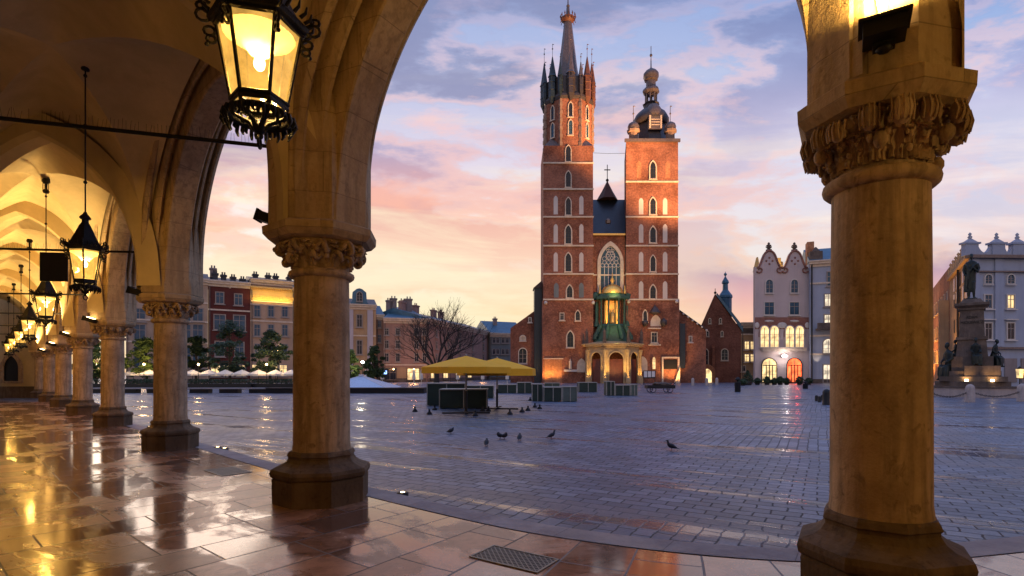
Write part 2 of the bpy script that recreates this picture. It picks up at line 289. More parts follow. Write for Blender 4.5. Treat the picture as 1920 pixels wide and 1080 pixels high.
# ---------------------------------------------------------------- mesh builder
class MB:
    def __init__(s): s.v = []; s.f = []; s.mi = []; s.k = 0; s.uv = None; s.sm = []; s.smooth = False
    def add(s, vs, fs, smooth=None):
        o = len(s.v); s.v += [tuple(p) for p in vs]
        for f in fs: s.f.append(tuple(i + o for i in f)); s.mi.append(s.k); s.sm.append(s.smooth if smooth is None else smooth)
        return s
    def box(s, x0, x1, y0, y1, z0, z1, M4=None):
        vs = [(x, y, z) for z in (z0, z1) for y in (y0, y1) for x in (x0, x1)]
        if M4 is not None: vs = [M4 @ Vector(p) for p in vs]
        return s.add(vs, [(0, 2, 3, 1), (4, 5, 7, 6), (0, 1, 5, 4), (2, 6, 7, 3), (0, 4, 6, 2), (1, 3, 7, 5)], False)
    def prism(s, poly, z0, z1, top=None):      # poly list of (x,y); top scale polygon
        n = len(poly); tp = top or poly
        vs = [(x, y, z0) for x, y in poly] + [(x, y, z1) for x, y in tp]
        return s.add(vs, [tuple(range(n))[::-1], tuple(range(n, 2 * n))] + [(i, (i + 1) % n, n + (i + 1) % n, n + i) for i in range(n)], False)
    def plate(s, poly, y0, y1):     # poly list of (x,z) extruded along y (facade slab)
        n = len(poly)
        vs = [(x, y0, z) for x, z in poly] + [(x, y1, z) for x, z in poly]
        return s.add(vs, [tuple(range(n)), tuple(range(n, 2 * n))[::-1]] + [(i, n + i, n + (i + 1) % n, (i + 1) % n) for i in range(n)], False)
    def ring(s, outer, inner, y0, y1):   # frame between two matching (x,z) outlines, extruded along y
        n = len(outer)
        vs = [(x, y0, z) for x, z in outer] + [(x, y0, z) for x, z in inner] + [(x, y1, z) for x, z in outer] + [(x, y1, z) for x, z in inner]
        fs = []
        for i in range(n):
            j = (i + 1) % n
            fs += [(i, j, n + j, n + i), (2 * n + i, 3 * n + i, 3 * n + j, 2 * n + j), (i, 2 * n + i, 2 * n + j, j), (n + i, n + j, 3 * n + j, 3 * n + i)]
        return s.add(vs, fs, False)
    def lathe(s, prof, seg=24, c=(0, 0, 0), phase=0, smooth=True, sx=1, sy=1, cap=True):
        vs = []; fs = []
        for r, z in prof:
            for i in range(seg):
                a = phase + 2 * PI * i / seg
                vs.append((c[0] + r * math.cos(a) * sx, c[1] + r * math.sin(a) * sy, c[2] + z))
        for k in range(len(prof) - 1):
            for i in range(seg):
                j = (i + 1) % seg
                fs.append((k * seg + i, k * seg + j, (k + 1) * seg + j, (k + 1) * seg + i))
        s.add(vs, fs, smooth)
        if cap:
            s.add(vs[:seg], [tuple(range(seg))[::-1]], False); s.add(vs[-seg:], [tuple(range(seg))], False)
        return s
    def tube(s, pts, r, seg=8, closed=False, cap=True, smooth=True):
        pts = [Vector(p) for p in pts]; n = len(pts)
        rs = r if isinstance(r, (list, tuple)) else [r] * n
        up = Vector((0, 0, 1)); vs = []; fs = []
        d0 = (pts[1] - pts[0]).normalized()
        u = d0.orthogonal().normalized()
        for i, p in enumerate(pts):
            a = pts[(i - 1) % n] if (i or closed) else p; b = pts[(i + 1) % n] if (i < n - 1 or closed) else p
            d = (b - a).normalized() if (b - a).length > 1e-9 else d0
            u = (u - d * u.dot(d));
            u = u.normalized() if u.length > 1e-6 else d.orthogonal().normalized()
            w_ = d.cross(u)
            for k in range(seg):
                t = 2 * PI * k / seg
                vs.append(p + (u * math.cos(t) + w_ * math.sin(t)) * rs[i])
        m = n if closed else n - 1
        for i in range(m):
            for k in range(seg):
                l = (k + 1) % seg; j = (i + 1) % n
                fs.append((i * seg + k, i * seg + l, j * seg + l, j * seg + k))
        s.add(vs, fs, smooth)
        if cap and not closed:
            s.add(vs[:seg], [tuple(range(seg))[::-1]], False); s.add(vs[-seg:], [tuple(range(seg))], False)
        return s
    def ball(s, c, r, seg=10, sc_=(1, 1, 1)):
        vs = []; fs = []; h = max(4, seg // 2 + 1)
        for i in range(h + 1):
            t = PI * i / h
            for k in range(seg):
                a = 2 * PI * k / seg
                vs.append((c[0] + r * sc_[0] * math.sin(t) * math.cos(a), c[1] + r * sc_[1] * math.sin(t) * math.sin(a), c[2] + r * sc_[2] * math.cos(t)))
        for i in range(h):
            for k in range(seg):
                l = (k + 1) % seg
                fs.append((i * seg + k, (i + 1) * seg + k, (i + 1) * seg + l, i * seg + l))
        return s.add(vs, fs, True)
    def loft(s, secs, seg=14):      # secs: (center, ux, uy, rx, ry) elliptical sections
        vs = []; fs = []
        for c, ux, uy, rx, ry in secs:
            c = Vector(c); ux = Vector(ux); uy = Vector(uy)
            for k in range(seg):
                t = 2 * PI * k / seg
                vs.append(c + ux * rx * math.cos(t) + uy * ry * math.sin(t))
        n = len(secs)
        for i in range(n - 1):
            for k in range(seg):
                l = (k + 1) % seg
                fs.append((i * seg + k, i * seg + l, (i + 1) * seg + l, (i + 1) * seg + k))
        s.add(vs, fs, True); s.add(vs[:seg], [tuple(range(seg))[::-1]], True); s.add(vs[-seg:], [tuple(range(seg))], True)
        return s
    def mesh(s, name, mats):
        me = bpy.data.meshes.new(name); me.from_pydata(s.v, [], s.f)
        for m in (mats if isinstance(mats, (list, tuple)) else [mats]): me.materials.append(m)
        me.polygons.foreach_set('material_index', s.mi); me.polygons.foreach_set('use_smooth', s.sm)
        if s.uv:
            l = me.uv_layers.new(name='UVMap')
            for i, lp in enumerate(me.loops): l.data[i].uv = s.uv[lp.vertex_index]
        me.validate(); me.update(); return me
    def build(s, name, mats, parent=None, loc=None, rot=None):
        o = bpy.data.objects.new(name, s.mesh(name, mats)); C.objects.link(o); o.parent = parent
        if loc is not None: o.location = loc
        if rot is not None: o.rotation_euler = rot
        return o
def link(name, me, parent=None, loc=(0, 0, 0), rot=(0, 0, 0), scale=None):
    o = bpy.data.objects.new(name, me); C.objects.link(o); o.parent = parent; o.location = loc; o.rotation_euler = rot
    if scale is not None: o.scale = scale if isinstance(scale, (tuple, list)) else (scale,) * 3
    return o
def tag(o, label=None, cat=None, group=None, kind=None):
    if label: o['label'] = label
    if cat: o['category'] = cat
    if group: o['group'] = group
    if kind: o['kind'] = kind
    return o
def thing(name, label, cat, loc=(0, 0, 0), rz=0, group=None):
    o = bpy.data.objects.new(name, None); C.objects.link(o); o.location = loc; o.rotation_euler = (0, 0, rz); o.empty_display_size = .2
    return tag(o, label, cat, group)
def copy_tree(o, parent=None):
    c = o.copy(); C.objects.link(c); c.parent = parent
    for ch in list(o.children): copy_tree(ch, c)
    return c
def hide_mods(o): pass
def px(x, y, D):      # a pixel of the 1920 frame at depth D
    return Vector(((x - 960) * D / FOC, D, CAMH - (y - 700) * D / FOC))
def gp(x, y, z=0):    # the point of the ground seen there
    D = (CAMH - z) * FOC / (y - 700); return Vector(((x - 960) * D / FOC, D, z))
def octo(a, rot=0, n=8):
    rr = a / math.cos(PI / n); return [(rr * math.cos(rot + PI / n + 2 * PI * i / n), rr * math.sin(rot + PI / n + 2 * PI * i / n)) for i in range(n)]
def light(name, typ, loc, energy, color, parent=None, target=None, **kw):
    l = bpy.data.lights.new(name, typ); l.energy = energy; l.color = color
    for k, v in kw.items(): setattr(l, k, v)
    o = bpy.data.objects.new(name, l); C.objects.link(o); o.location = loc; o.parent = parent
    if target is not None: o.rotation_euler = (Vector(target) - Vector(loc)).to_track_quat('-Z', 'Y').to_euler()
    return o
# ================================================================ GROUND
FZ = .04       # arcade floor above the square
g = MB(); g.add([(-700, -60, 0), (700, -60, 0), (700, 1400, 0), (-700, 1400, 0)], [(0, 1, 2, 3)])
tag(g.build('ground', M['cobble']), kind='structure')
KP = [(-37, 41.3), (-25, 29.6), (-16, 20.8), (-10.3, 15.15), (-7, 12.0), (-4.07, 9.2), (-1.96, 7.3), (-.11, 5.80), (.91, 5.2), (1.97, 4.82), (3.0, 4.72), (4.18, 4.92), (6.5, 5.55), (9, 6.3), (12, 7.1), (15, 8)]
def catmull(P, n=8):
    out = []
    for i in range(1, len(P) - 2):
        p0, p1, p2, p3 = [Vector(q) for q in P[i - 1:i + 3]]
        for k in range(n):
            t = k / n
            out.append(.5 * ((2 * p1) + (p2 - p0) * t + (2 * p0 - 5 * p1 + 4 * p2 - p3) * t * t + (3 * p1 - p0 - 3 * p2 + p3) * t ** 3))
    out.append(Vector(P[-2])); return out
K = catmull(KP)
KN = []
for i, p in enumerate(K):
    d = (K[min(i + 1, len(K) - 1)] - K[max(i - 1, 0)]).normalized(); KN.append(Vector((d.y, -d.x)))     # towards the arcade
def strip(offs, z, uv=True, drop=0):
    b = MB(); b.uv = []; L = 0; acc = []
    for i, p in enumerate(K):
        if i: L += (p - K[i - 1]).length
        for o in offs:
            q = p + KN[i] * o; b.v.append((q.x, q.y, z)); b.uv.append((o, L))
    m = len(offs)
    for i in range(len(K) - 1):
        for j in range(m - 1):
            b.f.append((i * m + j, i * m + j + 1, (i + 1) * m + j + 1, (i + 1) * m + j)); b.mi.append(0); b.sm.append(False)
    if drop:
        for i in range(len(K) - 1):
            a0, a1 = i * m, (i + 1) * m; o = len(b.v)
            for q in (b.v[a0], b.v[a1]): b.v.append((q[0], q[1], -.05)); b.uv.append((0, 0))
            b.f.append((a0, a1, o + 1, o)); b.mi.append(0); b.sm.append(False)
    return b
tag(strip([.33, 1.5, 3, 5, 8, 11], FZ, drop=1).build('arcade_floor', M['floor']), kind='structure')
tag(strip([0, .3275], FZ + .006, drop=1).build('kerb', M['kerb']), kind='structure')
# ================================================================ ARCADE
COL = [Vector(p) for p in [(8.3, 4.75), (2.48, 3.6), (-2.37, 6.65), (-7.15, 11.17), (-11.9, 15.9), (-16.3, 20.25), (-20.9, 24.85), (-25.5, 29.45), (-30.1, 34.05)]]
INW = [Vector(v).normalized() for v in [(.17, -.98), (-.532, -.846), (-.61, -.79)] + [(-.702, -.712)] * 6]
WAL = [Vector(p) for p in [(7.6, -3.9), (-1.5, -2.6), (-7.2, 5.3)]]
for c in COL[3:]: WAL.append(c + Vector((-.985, -.15)) * 4.2)
SZ = [1, 1.02, 1, .955, .935, .915, .9, .9, .9]
SXY = [1, .86, 1, .9, .86, .9, .9, .9, .9]
ANG = [math.atan2(v.y, v.x) for v in INW]
def octa_loft(b, prof, rot):       # octagonal profile: (apothem, z)
    rings = [octo(a, rot) for a, z in prof]
    vs = [(x, y, prof[i][1]) for i, r in enumerate(rings) for x, y in r]; fs = []
    for i in range(len(prof) - 1):
        for k in range(8):
            l = (k + 1) % 8; fs.append((i * 8 + k, i * 8 + l, (i + 1) * 8 + l, (i + 1) * 8 + k))
    fs += [tuple(range(8))[::-1], tuple(range(len(vs) - 8, len(vs)))]
    b.add(vs, fs, False)
def curl(b, ang, z, r0, size, turns=1.35, flip=1, wd=.05, tilt=0):
    # a volute leaf: rises along the bell and rolls outwards into a spiral
    pts = []; rs = []; n = 16
    for i in range(n):
        t = i / (n - 1); th = PI * (1 - .0) - t * turns * 2 * PI * .8; rad = size * (1 - .72 * t)
        cx = r0 + size * .9; pr = cx + rad * math.cos(th); pz = z + rad * math.sin(th) * flip
        a = ang + tilt * t
        pts.append((pr * math.cos(a), pr * math.sin(a), pz)); rs.append(wd * (1 - .45 * t))
    b.tube(pts, rs, 6)
def leaf(b, ang, z0, z1, r0, r1, w, curlr=.05):
    d = Vector((math.cos(ang), math.sin(ang), 0)); s_ = Vector((-math.sin(ang), math.cos(ang), 0))
    vs = []; n = 8
    for i in range(n):
        t = i / (n - 1); rr = r0 + (r1 - r0) * t * t; z = z0 + (z1 - z0) * math.sin(t * PI * .62) / math.sin(PI * .62) * (1 if t < .8 else 1 - (t - .8) * .8)
        ww = w * (math.sin(PI * (.12 + .8 * t)) ** .7) * (1 + .28 * math.cos(i * PI))
        for q, dr in ((-1, -.012), (-.5, .018), (0, -.004), (.5, .018), (1, -.012)):
            vs.append(d * (rr + dr) + s_ * ww * q + Vector((0, 0, z)))
    fs = [(i * 5 + j, i * 5 + j + 1, (i + 1) * 5 + j + 1, (i + 1) * 5 + j) for i in range(n - 1) for j in range(4)]
    b.add(vs, fs, False)
def capital_mesh(kind, seed):
    rnd = random.Random(seed); b = MB()
    b.lathe([(.335, 2.80), (.33, 2.86), (.35, 2.96), (.40, 3.06), (.47, 3.15)], 32, smooth=True)
    if kind == 'volute':
        for i in range(10):
            a = 2 * PI * (i + .5) / 10 + rnd.uniform(-.06, .06)
            curl(b, a, 3.045 + rnd.uniform(-.02, .02), .40, .082 + rnd.uniform(-.01, .015), wd=.042, tilt=.25 * rnd.choice((-1, 1)))
            curl(b, a + .12, 3.06, .42, .055, wd=.035, tilt=-.3)
            leaf(b, a + .3, 2.88, 3.11, .36, .53, .08)
        for i in range(10):
            a = 2 * PI * i / 10 + rnd.uniform(-.08, .08)
            curl(b, a, 2.935 + rnd.uniform(-.015, .02), .37, .058 + rnd.uniform(0, .012), flip=-1 if i % 3 == 0 else 1, wd=.036, tilt=.3 * rnd.choice((-1, 1)))
            leaf(b, a, 2.84, 3.07, .345, .50, .075)
            b.ball((.47 * math.cos(a + .2), .47 * math.sin(a + .2), 2.96 + rnd.uniform(0, .1)), .038, 7)
        for i in range(46):
            a = rnd.uniform(0, 2 * PI); z = rnd.uniform(2.9, 3.1); r_ = .36 + (z - 2.86) * .55 + rnd.uniform(0, .08)
            b.ball((r_ * math.cos(a), r_ * math.sin(a), z), rnd.uniform(.016, .034), 6)
    else:
        for i in range(16):
            a = 2 * PI * (i + .5) / 16 + rnd.uniform(-.07, .07); z = 3.07 + rnd.uniform(-.035, .02); r_ = .56 + rnd.uniform(-.03, .03)
            q = rnd.uniform(.058, .080)
            c = (r_ * math.cos(a), r_ * math.sin(a), z)
            b.ball(c, q, 10, (1, 1, 1.12))
            for k in range(5):
                aa = a + (k - 2) * .05 * 1.2; rr = r_ + q * .75 * math.cos((k - 2) * .6)
                b.tube([(rr * math.cos(aa), rr * math.sin(aa), z - q * .9), ((rr + .02) * math.cos(aa), (rr + .02) * math.sin(aa), z), (rr * math.cos(aa), rr * math.sin(aa), z + q * .95)], .009, 5)
            leaf(b, a + .2, 2.93, 3.13, .40, .54, .07); leaf(b, a + .05, 2.86, 3.02, .36, .52, .075)
        for i in range(18):
            a = 2 * PI * i / 18 + rnd.uniform(-.1, .1); z = 2.965 + rnd.uniform(-.03, .04); r_ = .45 + rnd.uniform(-.02, .03)
            for k in range(5):
                t = 2 * PI * k / 5; b.ball((r_ * math.cos(a + .055 * math.cos(t)), r_ * math.sin(a + .055 * math.cos(t)), z + .028 * math.sin(t)), rnd.uniform(.016, .026), 6)
            leaf(b, a, 2.85, 3.02, .35, .47, .07)
            if i % 3 == 0: b.ball(((r_ + .06) * math.cos(a), (r_ + .06) * math.sin(a), z - .03), .055, 9)
        for i in range(50):
            a = rnd.uniform(0, 2 * PI); z = rnd.uniform(2.88, 3.1); r_ = .37 + (z - 2.86) * .6 + rnd.uniform(0, .07)
            b.ball((r_ * math.cos(a), r_ * math.sin(a), z), rnd.uniform(.012, .03), 6)
    return b.mesh('capital', M['lime'])
capm = {'volute': capital_mesh('volute', 3), 'fruit': capital_mesh('fruit', 5)}
CL = ['stone column at the right edge of the arcade with a capital of round fruits and leaves',
      'nearest full stone column with a capital of curled leaves, left of the yellow parasol',
      'third stone column from the right, standing right of the hanging lantern chain', 'slimmer looking column just left of the third column, near the small floor light',
      'far arcade column, fifth from the right', 'far arcade column, sixth from the right', 'far arcade column, third from the dark end wall', 'farthest arcade column beside the end wall']
for k in range(1, 9):
    t = thing('arcade_column', CL[k - 1], 'column', (COL[k].x, COL[k].y, FZ), ANG[k], 'stone columns of the arcade')
    t.scale = (SXY[k], SXY[k], SZ[k])
    if k == 1:
        b = MB(); octa_loft(b, [(.545, 0), (.55, .33), (.535, .345)], 0)
        octa_loft(b, [(.535, .346), (.565, .37), (.575, .42), (.56, .465), (.51, .49), (.45, .515), (.405, .55), (.375, .60), (.375, .625), (.39, .64), (.375, .68), (.36, .70)], 0)
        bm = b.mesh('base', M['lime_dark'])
        b = MB(); b.lathe([(.35, .60), (.345, .64), (.337, .70), (.336, 1.2), (.333, 1.9), (.325, 2.72)], 48)
        sm = b.mesh('shaft', M['lime'])
        b = MB(); b.lathe([(.325, 2.72), (.36, 2.725), (.385, 2.745), (.392, 2.77), (.385, 2.795), (.36, 2.81), (.33, 2.815)], 40); nm = b.mesh('necking_ring', M['lime'])
        b = MB(); octa_loft(b, [(.50, 3.14), (.57, 3.155), (.625, 3.215), (.63, 3.30), (.60, 3.315), (.575, 3.33)], 0); am = b.mesh('abacus', M['spandrel'])
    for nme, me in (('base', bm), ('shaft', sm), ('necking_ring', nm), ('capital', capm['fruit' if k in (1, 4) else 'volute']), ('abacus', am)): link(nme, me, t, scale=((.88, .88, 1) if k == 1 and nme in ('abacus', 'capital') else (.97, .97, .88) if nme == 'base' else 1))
# ---- arches, piers, vaults: one building
arc = thing('arcade_building', 'vaulted stone arcade with pointed moulded arches wrapping the left and the top of the view', 'arcade')
TOP = 7.9
RISE = [2.9, 2.92, 2.85, 2.75, 2.65, 2.6, 2.55, 2.5]
def arcpts(a, h, n=26):
    # pointed arch, half width a, rise h; x from 0 to 2a
    Rr = (a * a + h * h) / (2 * a); out = []
    th = math.acos(max(-1, min(1, (Rr - a) / Rr)))
    for i in range(n + 1):
        t = th * i / n; out.append((Rr - Rr * math.cos(t), Rr * math.sin(t)))
    return out + [(2 * a - x, z) for x, z in out[-2::-1]]
def archnorm(pts):
    out = []
    for i, p in enumerate(pts):
        a = pts[max(i - 1, 0)]; b_ = pts[min(i + 1, len(pts) - 1)]
        d = Vector((b_[0] - a[0], b_[1] - a[1])).normalized(); out.append((-d.y, d.x))
    return out
SEC = [(-.56, .60), (-.56, .38), (-.50, .33), (-.465, .36), (-.455, .47), (-.40, .48), (-.385, .30), (-.35, .215), (-.315, .20), (-.295, .25), (-.285, .34), (-.24, .33), (-.228, .13), (-.21, .02), (-.19, 0)]
SEC = SEC + [(-n_, r_) for n_, r_ in SEC[::-1]]
for k in range(0, 8):
    A, Bq = COL[k + 1], COL[k]
    d = (Bq - A); L = d.length; d.normalize(); nrm = Vector((-d.y, d.x))     # nrm points to the square
    hwA = .56 * SXY[k + 1] * (.86 if k == 0 else 1); hwB = .56 * SXY[k] * (.86 if k == 1 else 1)
    zs = 3.62 * (SZ[k + 1] + SZ[k]) / 2
    zA, zB = 3.37 * SZ[k + 1], 3.37 * SZ[k]
    a = (L - hwA - hwB) / 2; pts = [(hwA + x, zs + z) for x, z in arcpts(a, RISE[k])]
    # jambs
    P = [(hwA, zA - .0)] + [(hwA, zA + (zs - zA) * .5)] + pts + [(L - hwB, zB + (zs - zB) * .5), (L - hwB, zB)]
    N = archnorm(P); N[0] = (-1, 0); N[-1] = (1, 0)
    N = [(x, z) for x, z in N]
    def W(x, n, z): q = A + d * x + nrm * n; return (q.x, q.y, z)
    b = MB(); vs = []
    tn = lambda x: 1 - (.2 * max(0, 1 - x / (L * .5)) if k == 0 else .2 * max(0, 1 - (L - x) / (L * .5)) if k == 1 else 0)
    for (x, z), (nx, nz) in zip(P, N):
        jam = 1.0 if zs < z else max(.0, (z - min(zA, zB)) / max(.01, zs - min(zA, zB)))
        f = min(1, max(0, (z - zA - .25) / 1.0))      # mouldings die into the plain pier
        for n_, r_ in SEC:
            flat = max(0, (abs(n_) - .25) * 1.0) if abs(n_) > .2 else 0
            rr = r_ * f + flat * (1 - f)
            vs.append(W(x + nx * rr, n_ * tn(x), z + nz * rr))
    m = len(SEC)
    fs = [(i * m + j, i * m + j + 1, (i + 1) * m + j + 1, (i + 1) * m + j) for i in range(len(P) - 1) for j in range(m - 1)]
    b.add(vs, fs, False)
    # arch band is smooth along the sweep
    b.build('arch', M['spandrel'], arc)
    b = MB()
    for side in (-.5, .5):
        q = [(0, zA), (0, TOP)]; lo = []
        for (x, z), (nx, nz) in zip(P, N): lo.append((x + nx * .5, z + nz * .5))
        lo = [(max(0.001, min(L - .001, x)), z) for x, z in lo]
        vs = [W(x, side * tn(x), z) for x, z in lo] + [W(x, side * tn(x), TOP) for x, z in lo]; n = len(lo)
        b.add(vs, [(i, i + 1, n + i + 1, n + i) for i in range(n - 1)], False)
    b.build('spandrel_wall', M['spandrel'], arc)
for k in range(1, 9):
    b = MB(); rot = ANG[k]
    pw = .565 * SXY[k] * (.86 if k == 1 else 1); octa_loft(b, [(pw, 3.33 * SZ[k]), (pw, 4.55), (.40, 5.4), (.3, TOP)], rot)
    b.v = [(x + COL[k].x, y + COL[k].y, z) for x, y, z in b.v]
    b.build('pier', M['spandrel'], arc)
SPR = 3.62
def prof(s, pw=.62):
    x = min(s, 1 - s); Rr = pw; return math.sqrt(max(0, Rr * Rr - (Rr - x) ** 2)) / math.sqrt(Rr * Rr - (Rr - .5) ** 2)
HV = [3.6, 3.9, 3.05, 2.85, 2.75, 2.7, 2.7, 2.7]
for k in range(0, 8):
    A = COL[k + 1] + INW[k + 1] * .42; Bq = COL[k] + INW[k] * .42; A2 = WAL[k + 1]; B2 = WAL[k]; b = MB(); H = HV[k]
    def V(u, v, z):
        p = (A * (1 - u) + Bq * u) * (1 - v) + (A2 * (1 - u) + B2 * u) * v
        return (p.x, p.y, z)
    nu, nt = 28, 10
    for web in range(4):
        vs = []
        for i in range(nu + 1):
            s_ = i / nu
            for j in range(nt + 1):
                t = j / nt; e = min(s_, 1 - s_) * t
                u, v = ((s_, e), (s_, 1 - e), (e, s_), (1 - e, s_))[web]
                dome = .22 * (1 - (2 * u - 1) ** 2) * (1 - (2 * v - 1) ** 2) * .0
                crease = .10 * math.sin(PI * t) * math.sin(PI * s_)
                vs.append(V(u, v, SPR + H * prof(s_) + crease))
        b.add(vs, [(i * (nt + 1) + j, i * (nt + 1) + j + 1, (i + 1) * (nt + 1) + j + 1, (i + 1) * (nt + 1) + j) for i in range(nu) for j in range(nt)], True)
    b.build('vault', M['vault'], arc)
for k in range(1, 8):
    A = COL[k] + INW[k] * .42; W2 = WAL[k]; d = (W2 - A); L = d.length; d.normalize(); nn = Vector((-d.y, d.x))
    h = (HV[k - 1] + HV[k]) / 2 - .28 if k != 2 else 2.86
    pts = [(x + .12, SPR + z) for x, z in arcpts(L / 2 - .12, h, 22)]
    P = [(.12, 3.35)] + pts + [(L - .12, 3.1)]
    if k == 1: P = [q for q in P if q[1] > 4.5 or q[0] > L / 2]; N = archnorm(P); N[0] = (-1, 0); N[-1] = (1, 0)
    sec = [(-.30, .55), (-.24, .09), (-.15, 0), (.15, 0), (.24, .09), (.30, .55)]; b = MB(); vs = []
    for (x, z), (nx, nz) in zip(P, N):
        for n_, r_ in sec:
            q = A + d * (x + nx * r_) + nn * n_; vs.append((q.x, q.y, z + nz * r_))
    m = len(sec); b.add(vs, [(i * m + j, i * m + j + 1, (i + 1) * m + j + 1, (i + 1) * m + j) for i in range(len(P) - 1) for j in range(m - 1)], False)
    b.build('transverse_arch', M['vault'], arc)
b = MB()
for k in range(0, 8):
    b.add([(WAL[k].x, WAL[k].y, 0), (WAL[k + 1].x, WAL[k + 1].y, 0), (WAL[k + 1].x, WAL[k + 1].y, TOP), (WAL[k].x, WAL[k].y, TOP)], [(0, 1, 2, 3)])
b.add([(WAL[0].x, WAL[0].y, 0), (12, -3, 0), (12, -3, TOP), (WAL[0].x, WAL[0].y, TOP)], [(0, 1, 2, 3)])
b.add([(12, -3, 0), (12, 5.5, 0), (12, 5.5, TOP), (12, -3, TOP)], [(0, 1, 2, 3)])
b.add([(12, 5.5, 3.4), (8.3, 4.75, 3.4), (8.3, 4.75, TOP), (12, 5.5, TOP)], [(0, 1, 2, 3)])
b.build('inner_wall', M['vault'], arc)
b = MB()
for k in range(0, 8):
    o1, o0 = COL[k + 1] - INW[k + 1] * .6, COL[k] - INW[k] * .6
    w1, w0 = WAL[k + 1] + INW[k + 1] * 1, WAL[k] + INW[k] * 1
    b.add([(o0.x, o0.y, TOP), (o1.x, o1.y, TOP), (w1.x, w1.y, TOP), (w0.x, w0.y, TOP)], [(0, 1, 2, 3)])
b.add([(8.3, 5.4, TOP), (8, -6, TOP), (14, -6, TOP), (14, 7, TOP)], [(0, 1, 2, 3)])
b.build('upper_floor', M['vault'], arc)
# end wall beyond the last column
E0 = COL[8] + Vector((.9, -.2)); E1 = WAL[8] + Vector((-1, 0)); dE = (E1 - E0); LE = dE.length; dE.normalize()
ew = thing('end_wall', 'amber lit end wall closing the far end of the arcade, with a dark arched opening', 'wall', (E0.x, E0.y + 1.2, 0), math.atan2(dE.y, dE.x))
b = MB(); b.box(0, LE, -.15, .15, 0, 6.6); b.build('wall', M['vault'], ew)
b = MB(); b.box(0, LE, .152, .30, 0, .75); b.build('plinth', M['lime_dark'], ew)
def lancet(w_, z0, z1, n=8, cx=0, pt=.9):     # outline, pointed top
    hw = w_ / 2; rise = min(w_ * pt, (z1 - z0) * .8); zs_ = z1 - rise; P = [(cx - hw, z0)]
    Rr = (hw * hw + rise * rise) / (2 * hw); th = math.asin(min(1, rise / Rr)) if rise < Rr else PI / 2
    if Rr < hw: Rr = hw
    for i in range(n + 1):
        t = th * i / n; P.append((cx - hw + Rr - Rr * math.cos(t), zs_ + Rr * math.sin(t)))
    P = P + [(2 * cx - x, z) for x, z in P[-2::-1]]
    return P
b = MB(); b.plate(lancet(.9, 1.1, 2.75, cx=LE - 2.75), .155, .20); b.build('opening', M['black'], ew)
b = MB(); b.ring(lancet(1.35, .95, 3.05, cx=LE - 2.75), lancet(.9, 1.1, 2.75, cx=LE - 2.75), .153, .26); b.build('surround', M['lime'], ew)
# ---- tie rods with bird spikes
RL = ['long black tie rod with bird spikes crossing the upper left', 'black tie rod with bird spikes behind the second lantern, a dark banner on it', 'third tie rod from the front, a thin line above the lanterns', 'fourth tie rod from the front', 'fifth tie rod from the front', 'sixth and farthest tie rod']
RH = [(4.36, 4.32), (4.12, 4.10), (3.93, 3.95), (3.85, 3.85), (3.8, 3.8), (3.75, 3.75)]
RD = [Vector((-3.17, -.88)).normalized()] + [Vector((-.992, -.12))] * 5
for i in range(6):
    p0 = COL[i + 2] + RD[i] * .45; p1 = p0 + RD[i] * (4.6 if i == 0 else 3.9)
    t = thing('tie_rod', RL[i], 'tie rod', (p0.x, p0.y, RH[i][0]), math.atan2(RD[i].y, RD[i].x), 'iron tie rods across the vault')
    Lr = (p1 - p0).length; b = MB(); b.tube([(0, 0, 0), (Lr, 0, 0)], .024, 8)
    if i == 0: b.tube([(-.02 + .085 * math.cos(a) + .0, 0, .085 * math.sin(a)) for a in [2 * PI * q / 16 for q in range(16)]], .018, 6, closed=True)
    b.build('bar', M['iron'], t)
    b = MB(); rnd = random.Random(i)
    n = int(Lr / .04)
    for q in range(n):
        if rnd.random() < .12: continue
        x = .1 + q * .04; b.tube([(x, 0, .01), (x + rnd.uniform(-.012, .012), rnd.uniform(-.035, .035), .11 + rnd.uniform(0, .035))], .0018, 3, smooth=False)
    o = b.build('bird_spikes', M['iron'], t); o['kind'] = 'stuff'
q0 = COL[3] + RD[1] * 1.97
t = tag(MB().box(0, .52, -.012, .012, -.62, -.03).build('banner', M['black']), 'black square banner hanging from the tie rod behind the second lantern', 'banner')
t.location = (q0.x, q0.y, 4.10); t.rotation_euler = (0, 0, math.atan2(RD[1].y, RD[1].x))
